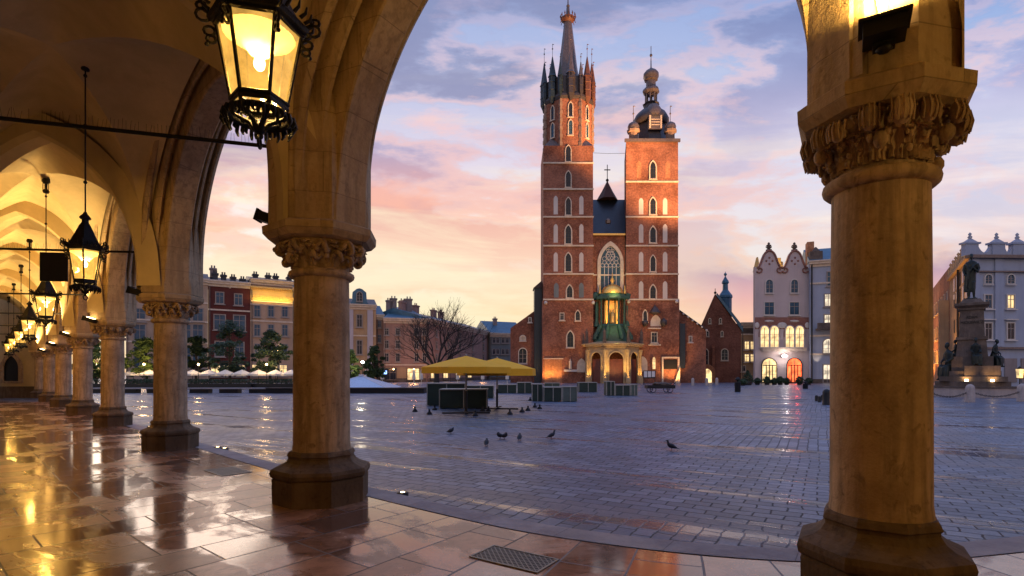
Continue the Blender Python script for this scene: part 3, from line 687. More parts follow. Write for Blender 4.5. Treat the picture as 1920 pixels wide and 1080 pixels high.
# ---- lanterns
def make_lantern(label, loc, boss_z, rz, en=26):
    # local z=0 at the tip of the bottom finial
    t = thing('hanging_lantern', label, 'lantern', loc, rz, 'hanging lanterns under the vault')
    n = 6; gz0, gz1, r0, r1 = .30, .80, .155, .235
    b = MB(); hexa = lambda r, z, ph=0: [(r * math.cos(2 * PI * i / n + ph), r * math.sin(2 * PI * i / n + ph), z) for i in range(n)]
    lo, hi = hexa(r0, gz0), hexa(r1, gz1)
    b.add([tuple(x * .97 for x in p[:2]) + (p[2],) for p in lo + hi], [(i, (i + 1) % n, n + (i + 1) % n, n + i) for i in range(n)], False)
    b.build('glass', M['lampglass'], t)
    b = MB()
    for i in range(n): b.tube([lo[i], hi[i]], .0115, 6, smooth=False)
    for ring_, rr in ((lo, .016), (hi, .02)): b.tube(ring_, rr, 6, closed=True, smooth=False)
    b.lathe([(r0 * 1.04, gz0 - .05), (r0 * 1.07, gz0 - .03), (r0 * 1.02, gz0)], n, cap=False, smooth=False)
    b.build('frame', M['iron'], t)
    b = MB()       # crest: scrolls under the eaves
    b.lathe([(r1 * 1.02, gz1), (r1 * 1.16, gz1 + .015), (r1 * 1.20, gz1 + .05), (r1 * 1.05, gz1 + .075)], n, smooth=False)
    for i in range(n):
        a = 2 * PI * i / n; cx, cy = math.cos(a), math.sin(a)
        for s_, rad, zc, rc in ((1, .030, gz1 - .06, r1 * 1.14), (1, .042, gz1 + .045, r1 * 1.27), (1, .024, gz1 - .115, r1 * 1.10), (1, .025, gz1 + .105, r1 * 1.33)):
            b.tube([((rc + rad * math.cos(q)) * cx, (rc + rad * math.cos(q)) * cy, zc + rad * math.sin(q)) for q in [2 * PI * w_ / 10 for w_ in range(10)]], .0095, 5, closed=True)
        b.ball((r1 * 1.2 * cx, r1 * 1.2 * cy, gz1 - .15), .014, 6)
    for i in range(30):
        a = 2 * PI * i / 30; rc = r1 * 1.12
        b.tube([(rc * math.cos(a), rc * math.sin(a), gz1 + .05), (rc * 1.13 * math.cos(a), rc * 1.13 * math.sin(a), gz1 + .075), (rc * 1.16 * math.cos(a), rc * 1.16 * math.sin(a), gz1 + .115)], [.013, .010, .005], 5)
    b.build('crest', M['iron'], t)
    b = MB(); b.lathe([(r1 * 1.12, gz1 + .06), (r1 * .88, gz1 + .13), (r1 * .62, gz1 + .26), (r1 * .36, gz1 + .40), (.052, gz1 + .45), (.05, gz1 + .50), (.085, gz1 + .515), (.085, gz1 + .535), (.03, gz1 + .60), (.018, gz1 + .63)], n, smooth=False)
    b.build('roof', M['iron'], t)
    b = MB(); rnd = random.Random(7)     # pierced fringe of leaves below the glass
    for i in range(n):
        a = 2 * PI * i / n
        b.tube([(r0 * math.cos(a), r0 * math.sin(a), gz0 - .03), (r0 * .9 * math.cos(a), r0 * .9 * math.sin(a), gz0 - .10), (.05 * math.cos(a), .05 * math.sin(a), gz0 - .15), (.02 * math.cos(a), .02 * math.sin(a), gz0 - .20)], [.014, .012, .016, .02], 6)
        for q in (-1, 1):
            b.tube([(r0 * .95 * math.cos(a), r0 * .95 * math.sin(a), gz0 - .05), (.11 * math.cos(a + q * .25), .11 * math.sin(a + q * .25), gz0 - .075), (.12 * math.cos(a + q * .5), .12 * math.sin(a + q * .5), gz0 - .12)], .009, 5)
    b.lathe([(r0 * 1.05, gz0 - .075), (r0 * 1.24, gz0 - .10), (r0 * 1.1, gz0 - .125), (r0 * .95, gz0 - .10), (r0 * 1.05, gz0 - .075)], 36, cap=False)
    for i in range(44):
        a = 2 * PI * i / 44; r_ = r0 * (1.16 + .07 * (i % 2)); dz = .05 + .022 * (i % 3)
        b.tube([(r_ * math.cos(a), r_ * math.sin(a), gz0 - .10), (r_ * 1.06 * math.cos(a), r_ * 1.06 * math.sin(a), gz0 - .10 - dz * .6), (r_ * .98 * math.cos(a), r_ * .98 * math.sin(a), gz0 - .10 - dz)], [.012, .012, .006], 5)
    b.ball((0, 0, gz0 - .18), .042, 8); b.ball((0, 0, gz0 - .235), .024, 8)
    b.build('fringe', M['iron'], t)
    b = MB(); b.tube([(0, .045 * math.cos(q), .045 + .042 * math.sin(q) - .02) for q in [2 * PI * w_ / 16 for w_ in range(16)]], .0085, 6, closed=True); b.build('pull_ring', M['iron'], t)
    b = MB(); b.lathe([(.028, gz1 - .03), (.03, gz1 - .15), (.055, gz1 - .17), (.10, gz1 - .11), (.19, gz1 - .05), (.2, gz1 - .045)][::-1], 24, cap=False); b.build('reflector', M['canvas'], t)
    b = MB(); b.ball((0, 0, gz1 - .235), .034, 10, (1, 1, 1.5)); b.build('bulb', M['bulb'], t)
    zt = boss_z - loc[2]; zr = gz1 + .60
    b = MB(); b.tube([(0, 0, zr), (0, 0, zt - .3)], .011, 8)
    for f in (.0, .22, .62, .97): b.ball((0, 0, zr + (zt - .35 - zr) * f), .03, 8)
    b.build('rod', M['iron'], t)
    b = MB(); b.lathe([(.02, zt - .34), (.055, zt - .33), (.075, zt - .28), (.045, zt - .24)], 12); b.lathe([(.03, zt - .26), (.03, zt - .06)], 8)
    for i in range(5): a = 2 * PI * i / 5; b.tube([(.06 * math.cos(a), .06 * math.sin(a), zt - .28), (.06 * math.cos(a), .06 * math.sin(a), zt - .07)], .007, 5)
    b.lathe([(.05, zt - .09), (.085, zt - .06), (.085, zt - .01), (.06, zt + .03)], 12); b.build('ceiling_boss', M['iron'], t)
    l = light('lantern_light', 'POINT', (0, 0, gz1 - .25), en, (1, .60, .17), t, shadow_soft_size=.05)
    return t
LL = ['largest lantern, seen from below at the top left, two bright panes facing us', 'hanging lantern left of the third column, its whole dark roof and lit panes visible', 'lantern below the black banner, third in size',
      'fourth lantern in the receding row', 'fifth lantern in the receding row', 'sixth lantern, small and near the end wall', 'smallest and farthest lantern near the end wall']
lanps = [(-1.43, 3.02, 2.89, 6.9, R(15)), (-7.0, 8.75, 2.82, 6.9, R(2)), (-11.62, 13.3, 2.72, 6.42, R(8)), (-16.1, 17.8, 2.58, 6.05, R(0))]
for i in range(3):
    u = (COL[5 + i] + COL[6 + i] + WAL[5 + i] + WAL[6 + i]) / 4; lanps.append((u.x + .2, u.y, 2.55, 6.1, R(10 * i)))
for i, (x, y, z, bz, rz) in enumerate(lanps):
    lt_ = make_lantern(LL[i], (x, y, z), bz, rz, (105, 160, 210, 160, 130, 110, 90)[i])
    if i == 0: lt_.scale = (.95, .95, .82)
# ---- spotlights on the piers
def spotlight(k, label, px_, py_, D, lit, aim, scl=1.0, e=0):
    p = px(px_, py_, D); t = thing('pier_spotlight', label, 'spotlight', p, 0, 'spotlights fixed to the piers')
    t.scale = (scl,) * 3
    b = MB(); m4 = Matrix.Rotation(R(18), 4, 'Y'); b.box(-.17, .14, -.08, .08, -.055, .055, m4); b.box(-.19, -.165, -.09, .09, -.07, .07, m4); b.build('housing', M['black'], t)
    b = MB(); b.tube([(.05, 0, -.03), (.16, 0, -.09), (.2, 0, -.02)], .016, 6); b.build('bracket', M['black'], t)
    if lit:
        b = MB(); b.box(-.10, .08, -.06, .06, .0565, .066, m4); b.build('lens', M['flood'], t)
        l = light('spot_beam', 'SPOT', (-.38, -.1, .2), e, (1, .66, .26), t, spot_size=R(120), spot_blend=.6, shadow_soft_size=.05)
        l.rotation_euler = Vector(aim).to_track_quat('-Z', 'Y').to_euler()
    return t
spotlight(2, 'black spotlight on the left of the nearest full column pier with a cable above it', 512, 413, 6.45, False, None)
spotlight(3, 'black spotlight on the left of the third pier', 261, 549, 10.8, False, None, 1.05)
spotlight(4, 'lit spotlight on the pier left of the third one', 170, 600, 15.3, True, (-.35, -.25, 1), 1, 900)
spotlight(5, 'lit spotlight on the fifth pier', 124, 627, 19.7, True, (-.5, -.1, 1), 1, 900)
spotlight(6, 'lit spotlight on the sixth pier', 97, 645, 24.2, True, (-.5, -.1, 1), 1, 700)
spotlight(7, 'farthest lit spotlight on a pier', 79, 657, 28.8, True, (-.5, -.1, 1), 1, 700)
b = MB(); c0 = px(531, 398, 6.28)
b.tube([px(531, 400, 6.3), px(529, 385, 6.28), px(526, 372, 6.26), px(533, 355, 6.22), px(535, 335, 6.2), px(527, 310, 6.2)], .006, 5)
tag(b.build('cable', M['black']), 'thin black cable looping down to the spotlight on the nearest full pier', 'cable')
# up-light on the right pier
p = Vector((COL[1].x, COL[1].y)) + INW[1] * .54
t = thing('pier_floodlight', 'black floodlight box glowing upwards at the top of the right column', 'floodlight', (p.x, p.y, 3.62), ANG[1] + PI / 2, None); t.scale = (.92, .8, .62)
b = MB(); b.box(-.115, .115, -.12, .10, -.09, .04); b.box(-.14, .14, -.15, .12, .04, .07); b.build('housing', M['black'], t)
b = MB(); b.box(-.06, .06, -.0, .08, -.15, -.092); b.ball((0, .03, -.15), .05, 8); b.build('bracket', M['black'], t)
b = MB(); b.box(-.085, .085, -.10, .08, .0715, .078); b.build('lens', M['flood'], t)
light('flood_beam', 'SPOT', (0, -.12, .16), 220, (1, .60, .16), t, spot_size=R(150), spot_blend=.8, shadow_soft_size=.04).rotation_euler = (R(180), 0, 0)
light('side_bay_lantern', 'POINT', (4.3, .4, 3.2), 60, (1, .60, .17), arc, shadow_soft_size=.12)
# ---- floor grates
def grate(label, cx, cy, L_, W_, rz):
    t = thing('drain_grate', label, 'grate', (cx, cy, FZ), rz, 'grates in the arcade floor')
    b = MB(); f = .018; b.ring([(-L_ / 2, -W_ / 2), (L_ / 2, -W_ / 2), (L_ / 2, W_ / 2), (-L_ / 2, W_ / 2)], [(-L_ / 2 + f, -W_ / 2 + f), (L_ / 2 - f, -W_ / 2 + f), (L_ / 2 - f, W_ / 2 - f), (-L_ / 2 + f, W_ / 2 - f)], 0, .008)
    b.v = [(x, z, y + .002) for x, y, z in b.v]; b.build('frame', M['alum'], t)
    b = MB(); b.box(-L_ / 2, L_ / 2, -W_ / 2, W_ / 2, .001, .003); b.build('pit', M['black'], t)
    b = MB(); s_ = .052; nn = int((L_ + W_) / s_) + 2
    for q in range(-nn, nn):
        for sg in (1, -1):
            c = q * s_; x0 = max(-L_ / 2 + f, (c - sg * W_ / 2) if sg == 1 else c - W_ / 2); 
            # line y = sg*(x-c), clipped to the rectangle
            xa, xb = sorted((c - W_ / 2 + f, c + W_ / 2 - f)); xa = max(xa, -L_ / 2 + f); xb = min(xb, L_ / 2 - f)
            if xb - xa > .01:
                z = .0065 if sg == 1 else .0055
                b.add([(xa, sg * (xa - c) - .0075, z), (xb, sg * (xb - c) - .0075, z), (xb, sg * (xb - c) + .0075, z), (xa, sg * (xa - c) + .0075, z)], [(0, 1, 2, 3)])
    b.build('lattice', M['alum'], t)
def fp(x, y): return gp(x, y, FZ)
c1, c2, c3 = fp(880, 1045), fp(925, 1023), fp(1048, 1050)
cc = (fp(880, 1045) + fp(1048, 1050)) / 2; dd = c3 - c2; 
grate('steel lattice drain grate in the marble floor at bottom centre', cc.x, cc.y, dd.length, (c1 - c2).length, math.atan2(dd.y, dd.x))
cc = (fp(390, 880) + fp(465, 888)) / 2; grate('smaller dark drain grate in the floor left of the nearest full column', cc.x, cc.y, .75, .45, R(-42))
# ---- lights let into the kerb
for i, (x, y, lb) in enumerate([(755, 931, 'round light set in the paving right of the nearest full column'), (421, 845, 'right one of the two ground lights left of the nearest full column'), (408, 843, 'left one of the two ground lights left of the nearest full column'), (281, 803, 'faint ground light beside the third column')]):
    p = gp(x, y, .0); t = thing('ground_light', lb, 'ground light', (p.x, p.y, 0), 0, 'lights let into the paving')
    b = MB(); b.lathe([(.075, .0), (.075, .054), (.062, .058)], 18); b.build('ring', M['black'], t)
    b = MB(); b.lathe([(.03, .05), (.028, .061)], 12); b.build('lens', M['flood'], t)
# ================================================================ BUILDINGS ROUND THE SQUARE
class Fac:      # a facade between two picture columns; local x along it, local y into the building
    def __init__(s, xa, Da, xb, Db):
        s.P0 = Vector(((xa - 960) * Da / FOC, Da)); s.P1 = Vector(((xb - 960) * Db / FOC, Db))
        s.d = s.P1 - s.P0; s.L = s.d.length; s.d.normalize(); s.rz = math.atan2(s.d.y, s.d.x)
    def at(s, x, y=700):      # pixel -> (u, z) on the facade
        k = (x - 960) / FOC; t = (k * s.P0.y - s.P0.x) / (s.d.x - k * s.d.y); D = s.P0.y + s.d.y * t
        return t, CAMH - (y - 700) * D / FOC, D
    def root(s, name, label, cat, group=None): return thing(name, label, cat, (s.P0.x, s.P0.y, 0), s.rz, group)
_wm = {}
def window(parent, u, z0, z1, wd, style='plain', glass='glass', fr='frame', y=0.0, name='window'):
    key = (round(wd, 1), round(z1 - z0, 1), style, glass, fr)
    if key not in _wm:
        h = key[1]; ww = key[0]; fw = .10 if ww < 1.6 else .14; b = MB(); g_ = MB()
        if style in ('lancet', 'round', 'tracery', 'twin'):
            pt = {'lancet': 1.0, 'tracery': .9, 'twin': .95, 'round': .5}[style]
            n = 8; tf = .12 if style == 'round' else .20
            tf = tf * (1 if ww > .8 else .8)
            out = lancet(ww + 2 * tf, -tf * .5, h + tf * 1.2, n, pt=pt); inn = lancet(ww, 0.02, h, n, pt=pt)
            b.ring(out, inn, -.16, .0)
            b.box(-ww / 2 - tf - .06, ww / 2 + tf + .06, -.24, .0, -.22, -.1)
            g_.plate(inn, -.05, -.02)
            b.k = 1
            if ww > .7:
                for q in ((0,) if style != 'tracery' else (-.36, -.12, .12, .36)):
                    b.box(q * ww - .04, q * ww + .04, -.10, -.052, 0.03, h * (.92 if style != 'tracery' else .62))
            for q in ((.33, .6) if style != 'tracery' else ()): b.box(-ww / 2 + .02, ww / 2 - .02, -.09, -.053, h * q - .025, h * q + .025)
        else:
            b.ring([(-ww / 2 - .10, -.1), (ww / 2 + .10, -.1), (ww / 2 + .10, h + .10), (-ww / 2 - .10, h + .10)], [(-ww / 2, 0), (ww / 2, 0), (ww / 2, h), (-ww / 2, h)], -.13, 0)
            b.box(-ww / 2 - .26, ww / 2 + .26, -.28, -.0, -.24, -.102)
            if style == 'hood': b.box(-ww / 2 - .3, ww / 2 + .3, -.34, 0, h + .32, h + .46)
            g_.box(-ww / 2, ww / 2, -.045, -.015, 0, h)
            b.k = 1
            b.ring([(-ww / 2, 0), (ww / 2, 0), (ww / 2, h), (-ww / 2, h)], [(-ww / 2 + .05, .05), (ww / 2 - .05, .05), (ww / 2 - .05, h - .05), (-ww / 2 + .05, h - .05)], -.10, -.046)
            b.box(-.03, .03, -.095, -.047, .05, h - .05); b.box(-ww / 2 + .05, ww / 2 - .05, -.09, -.048, h * .64, h * .64 + .07)
        _wm[key] = (b.mesh('window', [M[fr], M['frame'] if fr != 'framed' and style == 'plain' else M['framed' if style in ('lancet', 'twin') else 'frame']]), g_.mesh('pane', M[glass]))
    f = link(name, _wm[key][0], parent, (u, y, z0)); link('pane', _wm[key][1], f)
    return f
def house(F, name, label, ytop, depth, wall, roof=None, ridge=None, wins=(), glass='glassb', cornice=('trim', .5), strings=(), ground=None, cat='house', rooftype='gable', base=True, fr='frame', group=None):
    t = F.root(name, label, cat, group)
    z = F.at(0 if False else ((F.P0.x / F.P0.y) * FOC + 960), ytop)[1]
    b = MB(); b.box(0, F.L, 0, depth, -.2, z); b.build('wall', M[wall], t)
    if cornice:
        b = MB(); b.box(-.1, F.L + .1, -cornice[1], -.003, z - .55, z - .2); b.box(-.15, F.L + .15, -cornice[1] - .18, -.003, z - .197, z + .02)
        b.box(0, F.L, -.18, -.004, z - .95, z - .56); b.build('cornice', M[cornice[0]], t)
    if roof:
        rz_ = F.at((F.P0.x / F.P0.y) * FOC + 960, ridge)[1] * 1.0
        dz = max(1.2, (rz_ - z) * (1 + (depth / 2) / F.P0.y) + .2)
        b = MB(); ov = .4
        if rooftype == 'gable': vs = [(-.1, -ov, z + .02), (F.L + .1, -ov, z + .02), (F.L + .1, depth + ov, z + .02), (-.1, depth + ov, z + .02), (-.1, depth / 2, z + dz), (F.L + .1, depth / 2, z + dz)]
        else: vs = [(-.1, -ov, z + .02), (F.L + .1, -ov, z + .02), (F.L + .1, depth + ov, z + .02), (-.1, depth + ov, z + .02), (min(depth / 2, F.L * .35), depth / 2, z + dz), (F.L - min(depth / 2, F.L * .35), depth / 2, z + dz)]
        b.add(vs, [(0, 1, 5, 4), (2, 3, 4, 5), (0, 4, 3), (1, 2, 5), (3, 2, 1, 0)], False)
        rf = b.build('roof', M[roof], t)
    for s_ in strings:
        zz = F.at(F.P0.x / F.P0.y * FOC + 960, s_)[1]; b = MB(); b.box(0, F.L, -.14, -.005, zz - .12, zz + .12); b.build('string_course', M[cornice[0] if cornice else 'trim'], t)
    if base:
        b = MB(); b.tube([(.22, -.12, 0), (.22, -.12, z - .9)], .07, 6); b.build('drainpipe', M['lead'], t)
        b = MB(); b.box(.4, F.L - .1, -.09, -.006, -.1, .7); b.build('plinth', M['granite'], t)
    for (x, y0, y1, wpx, *rest) in wins:
        st = rest[0] if rest else 'plain'; gl = rest[1] if len(rest) > 1 else glass
        u, zt, D = F.at(x, y0); zb = F.at(x, y1)[1]
        window(t, u, zb, zt, wpx * D / FOC, st, gl, fr)
    return t, z
def chimney(t, u, y, z0, z1, w_=.9, mat='plasterch', par=None):
    b = MB(); b.box(u - w_ / 2, u + w_ / 2, y - .4, y + .4, z0, z1); b.box(u - w_ / 2 - .12, u + w_ / 2 + .12, y - .52, y + .52, z1 - .3, z1 - .05)
    for q in (-.22, .22): b.lathe([(.12, 0), (.12, .45)], 8, (u + q * w_, y, z1))
    b.build('chimney', M[mat], t)
M['plasterch'] = plaster('chimney_render', (.30, .25, .24))
M['cream'] = plaster('cream_render', (.50, .36, .26)); M['pinkr'] = plaster('pink_render', (.42, .255, .20)); M['redr'] = plaster('dark_red_render', (.13, .036, .030))
M['peach'] = plaster('peach_render', (.54, .37, .26)); M['grayt'] = plaster('grey_teal_render', (.20, .23, .235)); M['lilac'] = plaster('pale_lilac_render', (.56, .47, .46), .08, .2)
M['bluew'] = plaster('pale_blue_render', (.36, .40, .50), .08, .2); M['whiter'] = plaster('off_white_render', (.52, .46, .48), .08, .2); M['yell'] = plaster('ochre_frieze_render', (.72, .50, .20), .1, .1)
M['tile'] = plain('brown_roof_tiles', (.07, .04, .035), .7, 0, .4, 3, .4)
M['ochre'] = plaster('ochre_render', (.52, .34, .19)); M['mural'] = plain('brown_painted_ornament', (.26, .115, .085), .8, 0, .3, 2)
GH = 'town houses on the far side of the square'
# left row
F = Fac(236, 80, 390, 85.5)
wins = [(x, y, y + h, 17) for (y, h) in ((578, 24), (608, 30), (650, 40)) for x in (262, 275, 300, 325, 348, 371)]
t, z = house(F, 'town_house', 'cream town house at the far left, seen between the columns', 512, 11, 'cream', 'slate', 494, [w_ for w_ in wins if w_[0] != 275], strings=(560, 598, 640), group=GH)
for u in (2, 5, 9.5, 11.5): chimney(t, u, 3, z + .8, z + 2.4)
F = Fac(390.5, 85.5, 469, 88.5)
SH = lambda xs, w_: [(x, 684, 705, w_, 'plain', 'lit') for x in xs]
wins = SH((404, 428, 452), 15) + [(412, 548, 569, 13), (447, 551, 572, 13), (412, 590, 618, 19), (449, 592, 620, 19), (412, 640, 668, 15), (449, 642, 668, 15)]
t, z = house(F, 'town_house', 'dark red town house with a white emblem high on its front', 525, 11, 'redr', 'slate', 512, wins, strings=(580,), group=GH)
for u in (1, 2.2, 3.6, 5, 6.3): chimney(t, u, 2.2, z - .2, z + 1.7 - .15 * u, .8, 'slate')
u, zz, D = F.at(431, 533); b = MB(); b.ball((u, -.08, zz), .42, 10, (1, .3, 1)); b.ball((u - .6, -.08, zz + .25), .28, 8, (1.3, .3, .7)); b.ball((u + .6, -.08, zz + .25), .28, 8, (1.3, .3, .7)); b.ball((u, -.08, zz - .5), .2, 8, (1, .3, 1)); b.build('emblem', M['trim'], t)
F = Fac(469.5, 88.5, 549, 92)
wins = SH((480, 497, 514, 531), 13) + [(x, 573, 594, 10) for x in (482, 508, 534)] + [(x, 609, 630, 10) for x in (482, 508, 534)] + [(x, 645, 664, 9) for x in (482, 508, 534)]
t, z = house(F, 'town_house', 'peach town house with a brightly lit yellow frieze under its eaves', 522, 11, 'peach', 'slate', 513, wins, strings=(601, 570), group=GH, fr='frame')
b = MB(); z1 = F.at(469.5, 539)[1]; z0 = F.at(469.5, 562)[1]; b.box(.05, F.L - .05, -.10, -.006, z0, z1)
for i in range(14): b.box(.3 + i * .52, .42 + i * .52, -.22, -.101, z0 + .3, z0 + .9)
for i in range(28): b.box(.15 + i * .26, .28 + i * .26, -.3, -.101, z1 - .35, z1 - .12)
b.box(-.1, F.L + .1, -.5, -.006, z1 + .002, z1 + .25); b.build('frieze', M['yell'], t)
b = MB(); b.box(.1, F.L - .1, -.55, -.35, z0 - .25, z0 - .12); b.build('ledge', M['trim'], t)
light('frieze_strip', 'AREA', (F.L / 2, -1.0, z0 - .2), 150, (1, .62, .12), t, shape='RECTANGLE', size=F.L * .95, size_y=.2).rotation_euler = (R(180 - 30), 0, 0)
for u in (1, 3, 4.2, 6.4): chimney(t, u, 2.5, z - .1, z + 1.2, .8, 'slate')
F = Fac(549.5, 92, 600, 95); t, z = house(F, 'town_house', 'blue grey house end with copper roof beside the lit frieze, mostly behind the column', 540, 10, 'grayt', 'copper', 520, [(575, 600, 622, 10), (575, 640, 662, 10)], group=GH)
F = Fac(600.5, 95, 705, 98)
wins = [(674, 590, 613, 9), (674, 638, 664, 9), (640, 590, 613, 9), (640, 638, 664, 9)]
t, z = house(F, 'town_house', 'ochre house with pale pilasters and a scrolled dormer on its roof, right of the column', 568, 12, 'ochre', 'slate', 552, wins, strings=(628,), glass='glass', group=GH)
for x in (657, 694):
    u = F.at(x)[0]; b = MB(); b.box(u - .5, u + .5, -.2, -.007, 0, z - .98); b.build('pilaster', M['whiter'], t)
u = F.at(674)[0]; b = MB(); zz = z + .1
b.plate([(u - 1.6, zz), (u + 1.6, zz), (u + 1.3, zz + .5), (u + 1.2, zz + 2.1), (u + .5, zz + 2.7), (u, zz + 2.85), (u - .5, zz + 2.7), (u - 1.2, zz + 2.1), (u - 1.3, zz + .5)], -.1, 2.8); d_ = b.build('dormer', M['copper'], t)
window(t, u, zz + .5, zz + 2.1, .9, 'round', 'glass', 'frame', y=-.1)
F = Fac(705.5, 99, 719, 99.5); t, z = house(F, 'town_house', 'narrow pink house squeezed between the ochre house and the corner house', 590, 10, 'pinkr', 'copper', 570, [(711, 602, 614, 6), (711, 628, 642, 6)], group=GH)
F = Fac(719.5, 97, 800, 99)
wins = [(x, y, y + h, 7) for y, h in ((616, 12), (639, 14), (663, 15)) for x in (725, 746, 781, 796)]
t, z = house(F, 'corner_house', 'pink corner house with a blue copper roof, behind the bare tree', 596, 26, 'pinkr', 'copper', 565, wins, glass='glass', rooftype='hip', group=GH, strings=(684,))
for (x, yt) in ((733, 556), (741, 552), (760, 556), (772, 552)):
    u = F.at(x)[0]; chimney(t, u, 8, z + .6, z + (597 - yt) * .1 * 1.05, 1.3)
b = MB(); b.box(.3, F.L - .3, -.06, -.008, .0, 2.7); b.build('shopfront', M['ochre'], t)
for x in (731, 775): u, _, D = F.at(x); window(t, u, .4, 2.5, 2.2, 'plain', 'lit' if x == 775 else 'glass', 'framed', y=-.07)
F = Fac(800.5, 99.2, 918, 132)
wins = [(x, 618 + (x - 800) * .10, 630 + (x - 800) * .09, 6, 'plain') for x in (818, 840, 862, 886, 906)] + [(x, 640 + (x - 800) * .05, 653 + (x - 800) * .04, 6, 'plain') for x in (818, 840, 862, 886, 906)] + [(x, 664, 676, 6, 'plain') for x in (818, 840, 862, 886, 906)]
t, z = house(F, 'long_house', 'long pink house wing running back from the corner house', 597, 14, 'pinkr', 'copper', 578, wins, glass='glass', group=GH)
for x in (815, 838, 868, 880): u = F.at(x)[0]; chimney(t, u, 7, z + 1, z + 3.8, 1.6, 'pinkr')
b = MB()
for x in (812, 835, 858, 880): u, _, D = F.at(x); window(t, u, .5, 2.5, 2.4, 'plain', 'lit', 'framed')
F = Fac(918.5, 130, 985, 134)
wins = [(x, y, y + 9, 5) for y in (634, 655) for x in (926, 933, 943, 951)]
t, z = house(F, 'town_house', 'grey teal house with a blue roof next to the brick church', 624, 12, 'grayt', 'copper', 600, wins, glass='litw' if False else 'glass', group=GH)
chimney(t, 3, 4, z + 1, z + 4)
M['trimp'] = stone('porch_sandstone', (.50, .36, .20), (.38, .26, .14), .4)
M['trimd'] = stone('dull_turret_stone', (.30, .20, .15), (.22, .15, .11), .4)
# ---------------------------------------------------------------- the great brick church
CD = 88.0; kx = CD / FOC
F = Fac(1019, CD, 1272, CD); LX = lambda x: (x - 1019) * kx
LZ = lambda y: CAMH - (y - 700) * kx
ch = F.root('brick_church', 'tall brick church with two unequal towers, floodlit orange', 'church')
def bx(name, mat, x0, x1, y0, y1, z0, z1, par=ch): b = MB(); b.box(x0, x1, y0, y1, z0, z1); return b.build(name, M[mat], par)
xl0, xl1, xr0, xr1 = 0, LX(1112), LX(1174), LX(1271.5)
tz, rz2 = LZ(273), LZ(264)
b = MB(); b.box(xl0, xl1, 0, 8.2, -.2, tz); b.box(xl0 - .15, xl1 + .0, -.15, 8.3, -.2, LZ(563)); lt = b.build('left_tower_wall', M['brick'], ch); lt.name = 'tower_wall'
b = MB(); b.prism([(xr0, 0), (xr1, 0), (xr1 + 1.5, 8.5), (xr0 + 1.5, 8.5)], -.2, rz2); b.prism([(xr0, -.15), (xr1 + .15, -.15), (xr1 + 1.6, 8.6), (xr0 + 1.5, 8.6)], -.2, LZ(563)); b.build('tower_wall', M['brick'], ch)
bx('nave_wall', 'brick', xl1 + .001, xr0 - .001, .9, 3, -.2, LZ(437))
b = MB(); y0 = .6; ye = 8.5; ze = LZ(437); zr = CAMH + (700 - 371) * (CD + 7.5) / FOC
b.add([(xl1 + .01, y0, ze), (xr0 - .01, y0, ze), (xr0 + 1.75, ye, zr), (xl1 + 1.2, ye, zr), (xl1 + 3, 26, ze), (xr0 + 4, 26, ze)], [(0, 1, 2, 3), (3, 2, 5, 4), (0, 3, 4), (1, 5, 2), (0, 4, 5, 1)])
b.build('roof', M['slate'], ch)
bx('eaves_gutter', 'gold', xl1 + .02, xr0 - .02, .35, .75, ze - .25, ze + .05)
um = LX(1142)
b = MB(); b.lathe([(.45, 0), (.45, .5), (.1, .9), (0.02, .95)], 6, (um, .9, CAMH + (700 - 416) * kx), smooth=False); b.build('roof_hatch', M['lead'], ch)
u = LX(1138.5) + 1.5; zb = CAMH + (700 - 374) * (CD + 8) / FOC; zt_ = CAMH + (700 - 340) * (CD + 8) / FOC
b = MB(); b.lathe([(1.9, zb), (1.0, (zb + zt_) / 2 - .1), (.12, zt_)], 6, (u, 8.3, 0), smooth=False); tr = b.build('ridge_turret', M['tile'], ch)
b = MB(); z = zt_; b.ball((u, 8.3, z + .3), .28, 8); b.tube([(u, 8.3, z), (u, 8.3, z + 3.1)], .07, 6); b.box(u - .55, u + .55, 8.24, 8.36, z + 2.1, z + 2.25); b.build('cross', M['iron'], tr)
def course(x0, x1, y, name='string_course', mat='trim', h=.24, d=.2, yy=0): bx(name, mat, x0 - .08, x1 + .08, -d + yy, -.004 + yy, LZ(y) - h / 2, LZ(y) + h / 2)
for y in (306, 355, 407, 461, 514, 562): course(xl0, xl1, y, d=.2 if y < 560 else .35)
for y in (341, 407, 461, 514, 562): course(xr0, xr1, y, d=.2 if y < 560 else .35)
course(xr0 - .2, xr1 + .2, 264, h=.5, d=.35, mat='lead'); course(xl1, xr0, 514, yy=.9)
def wn(x, y0, y1, wpx, st='lancet', gl='glass', fr='trim', yy=0):
    return window(ch, LX(x), LZ(y1), LZ(y0), wpx * kx, st, gl, fr, y=yy)
def niche(x, y0, y1, wpx=8, mat='trimw', yy=0):
    b = MB(); P = lancet(wpx * kx, LZ(y1), LZ(y0), 6, cx=LX(x), pt=.8); b.plate(P, -.03 + yy, -.005 + yy); return b.build('blind_niche', M[mat], ch)
for (y0, y1, w_) in ((273, 303, 9.5), (321, 351, 9.5), (371, 403, 9), (423, 457, 10), (475, 509, 10)): wn(1065.5, y0, y1, w_)
wn(1068, 535, 558, 10); wn(1053.5, 588, 600, 7, 'plain', yy=-.155); wn(1083, 583, 601, 8, 'lancet', yy=-.155); wn(1069, 621, 651, 11, 'twin', yy=-.155)
niche(1069, 668, 692, 10, 'brick2', -.16); b = MB(); b.box(LX(1057), LX(1081), -.5, -.16, LZ(697), LZ(693)); b.build('ledge', M['trimw'], ch)
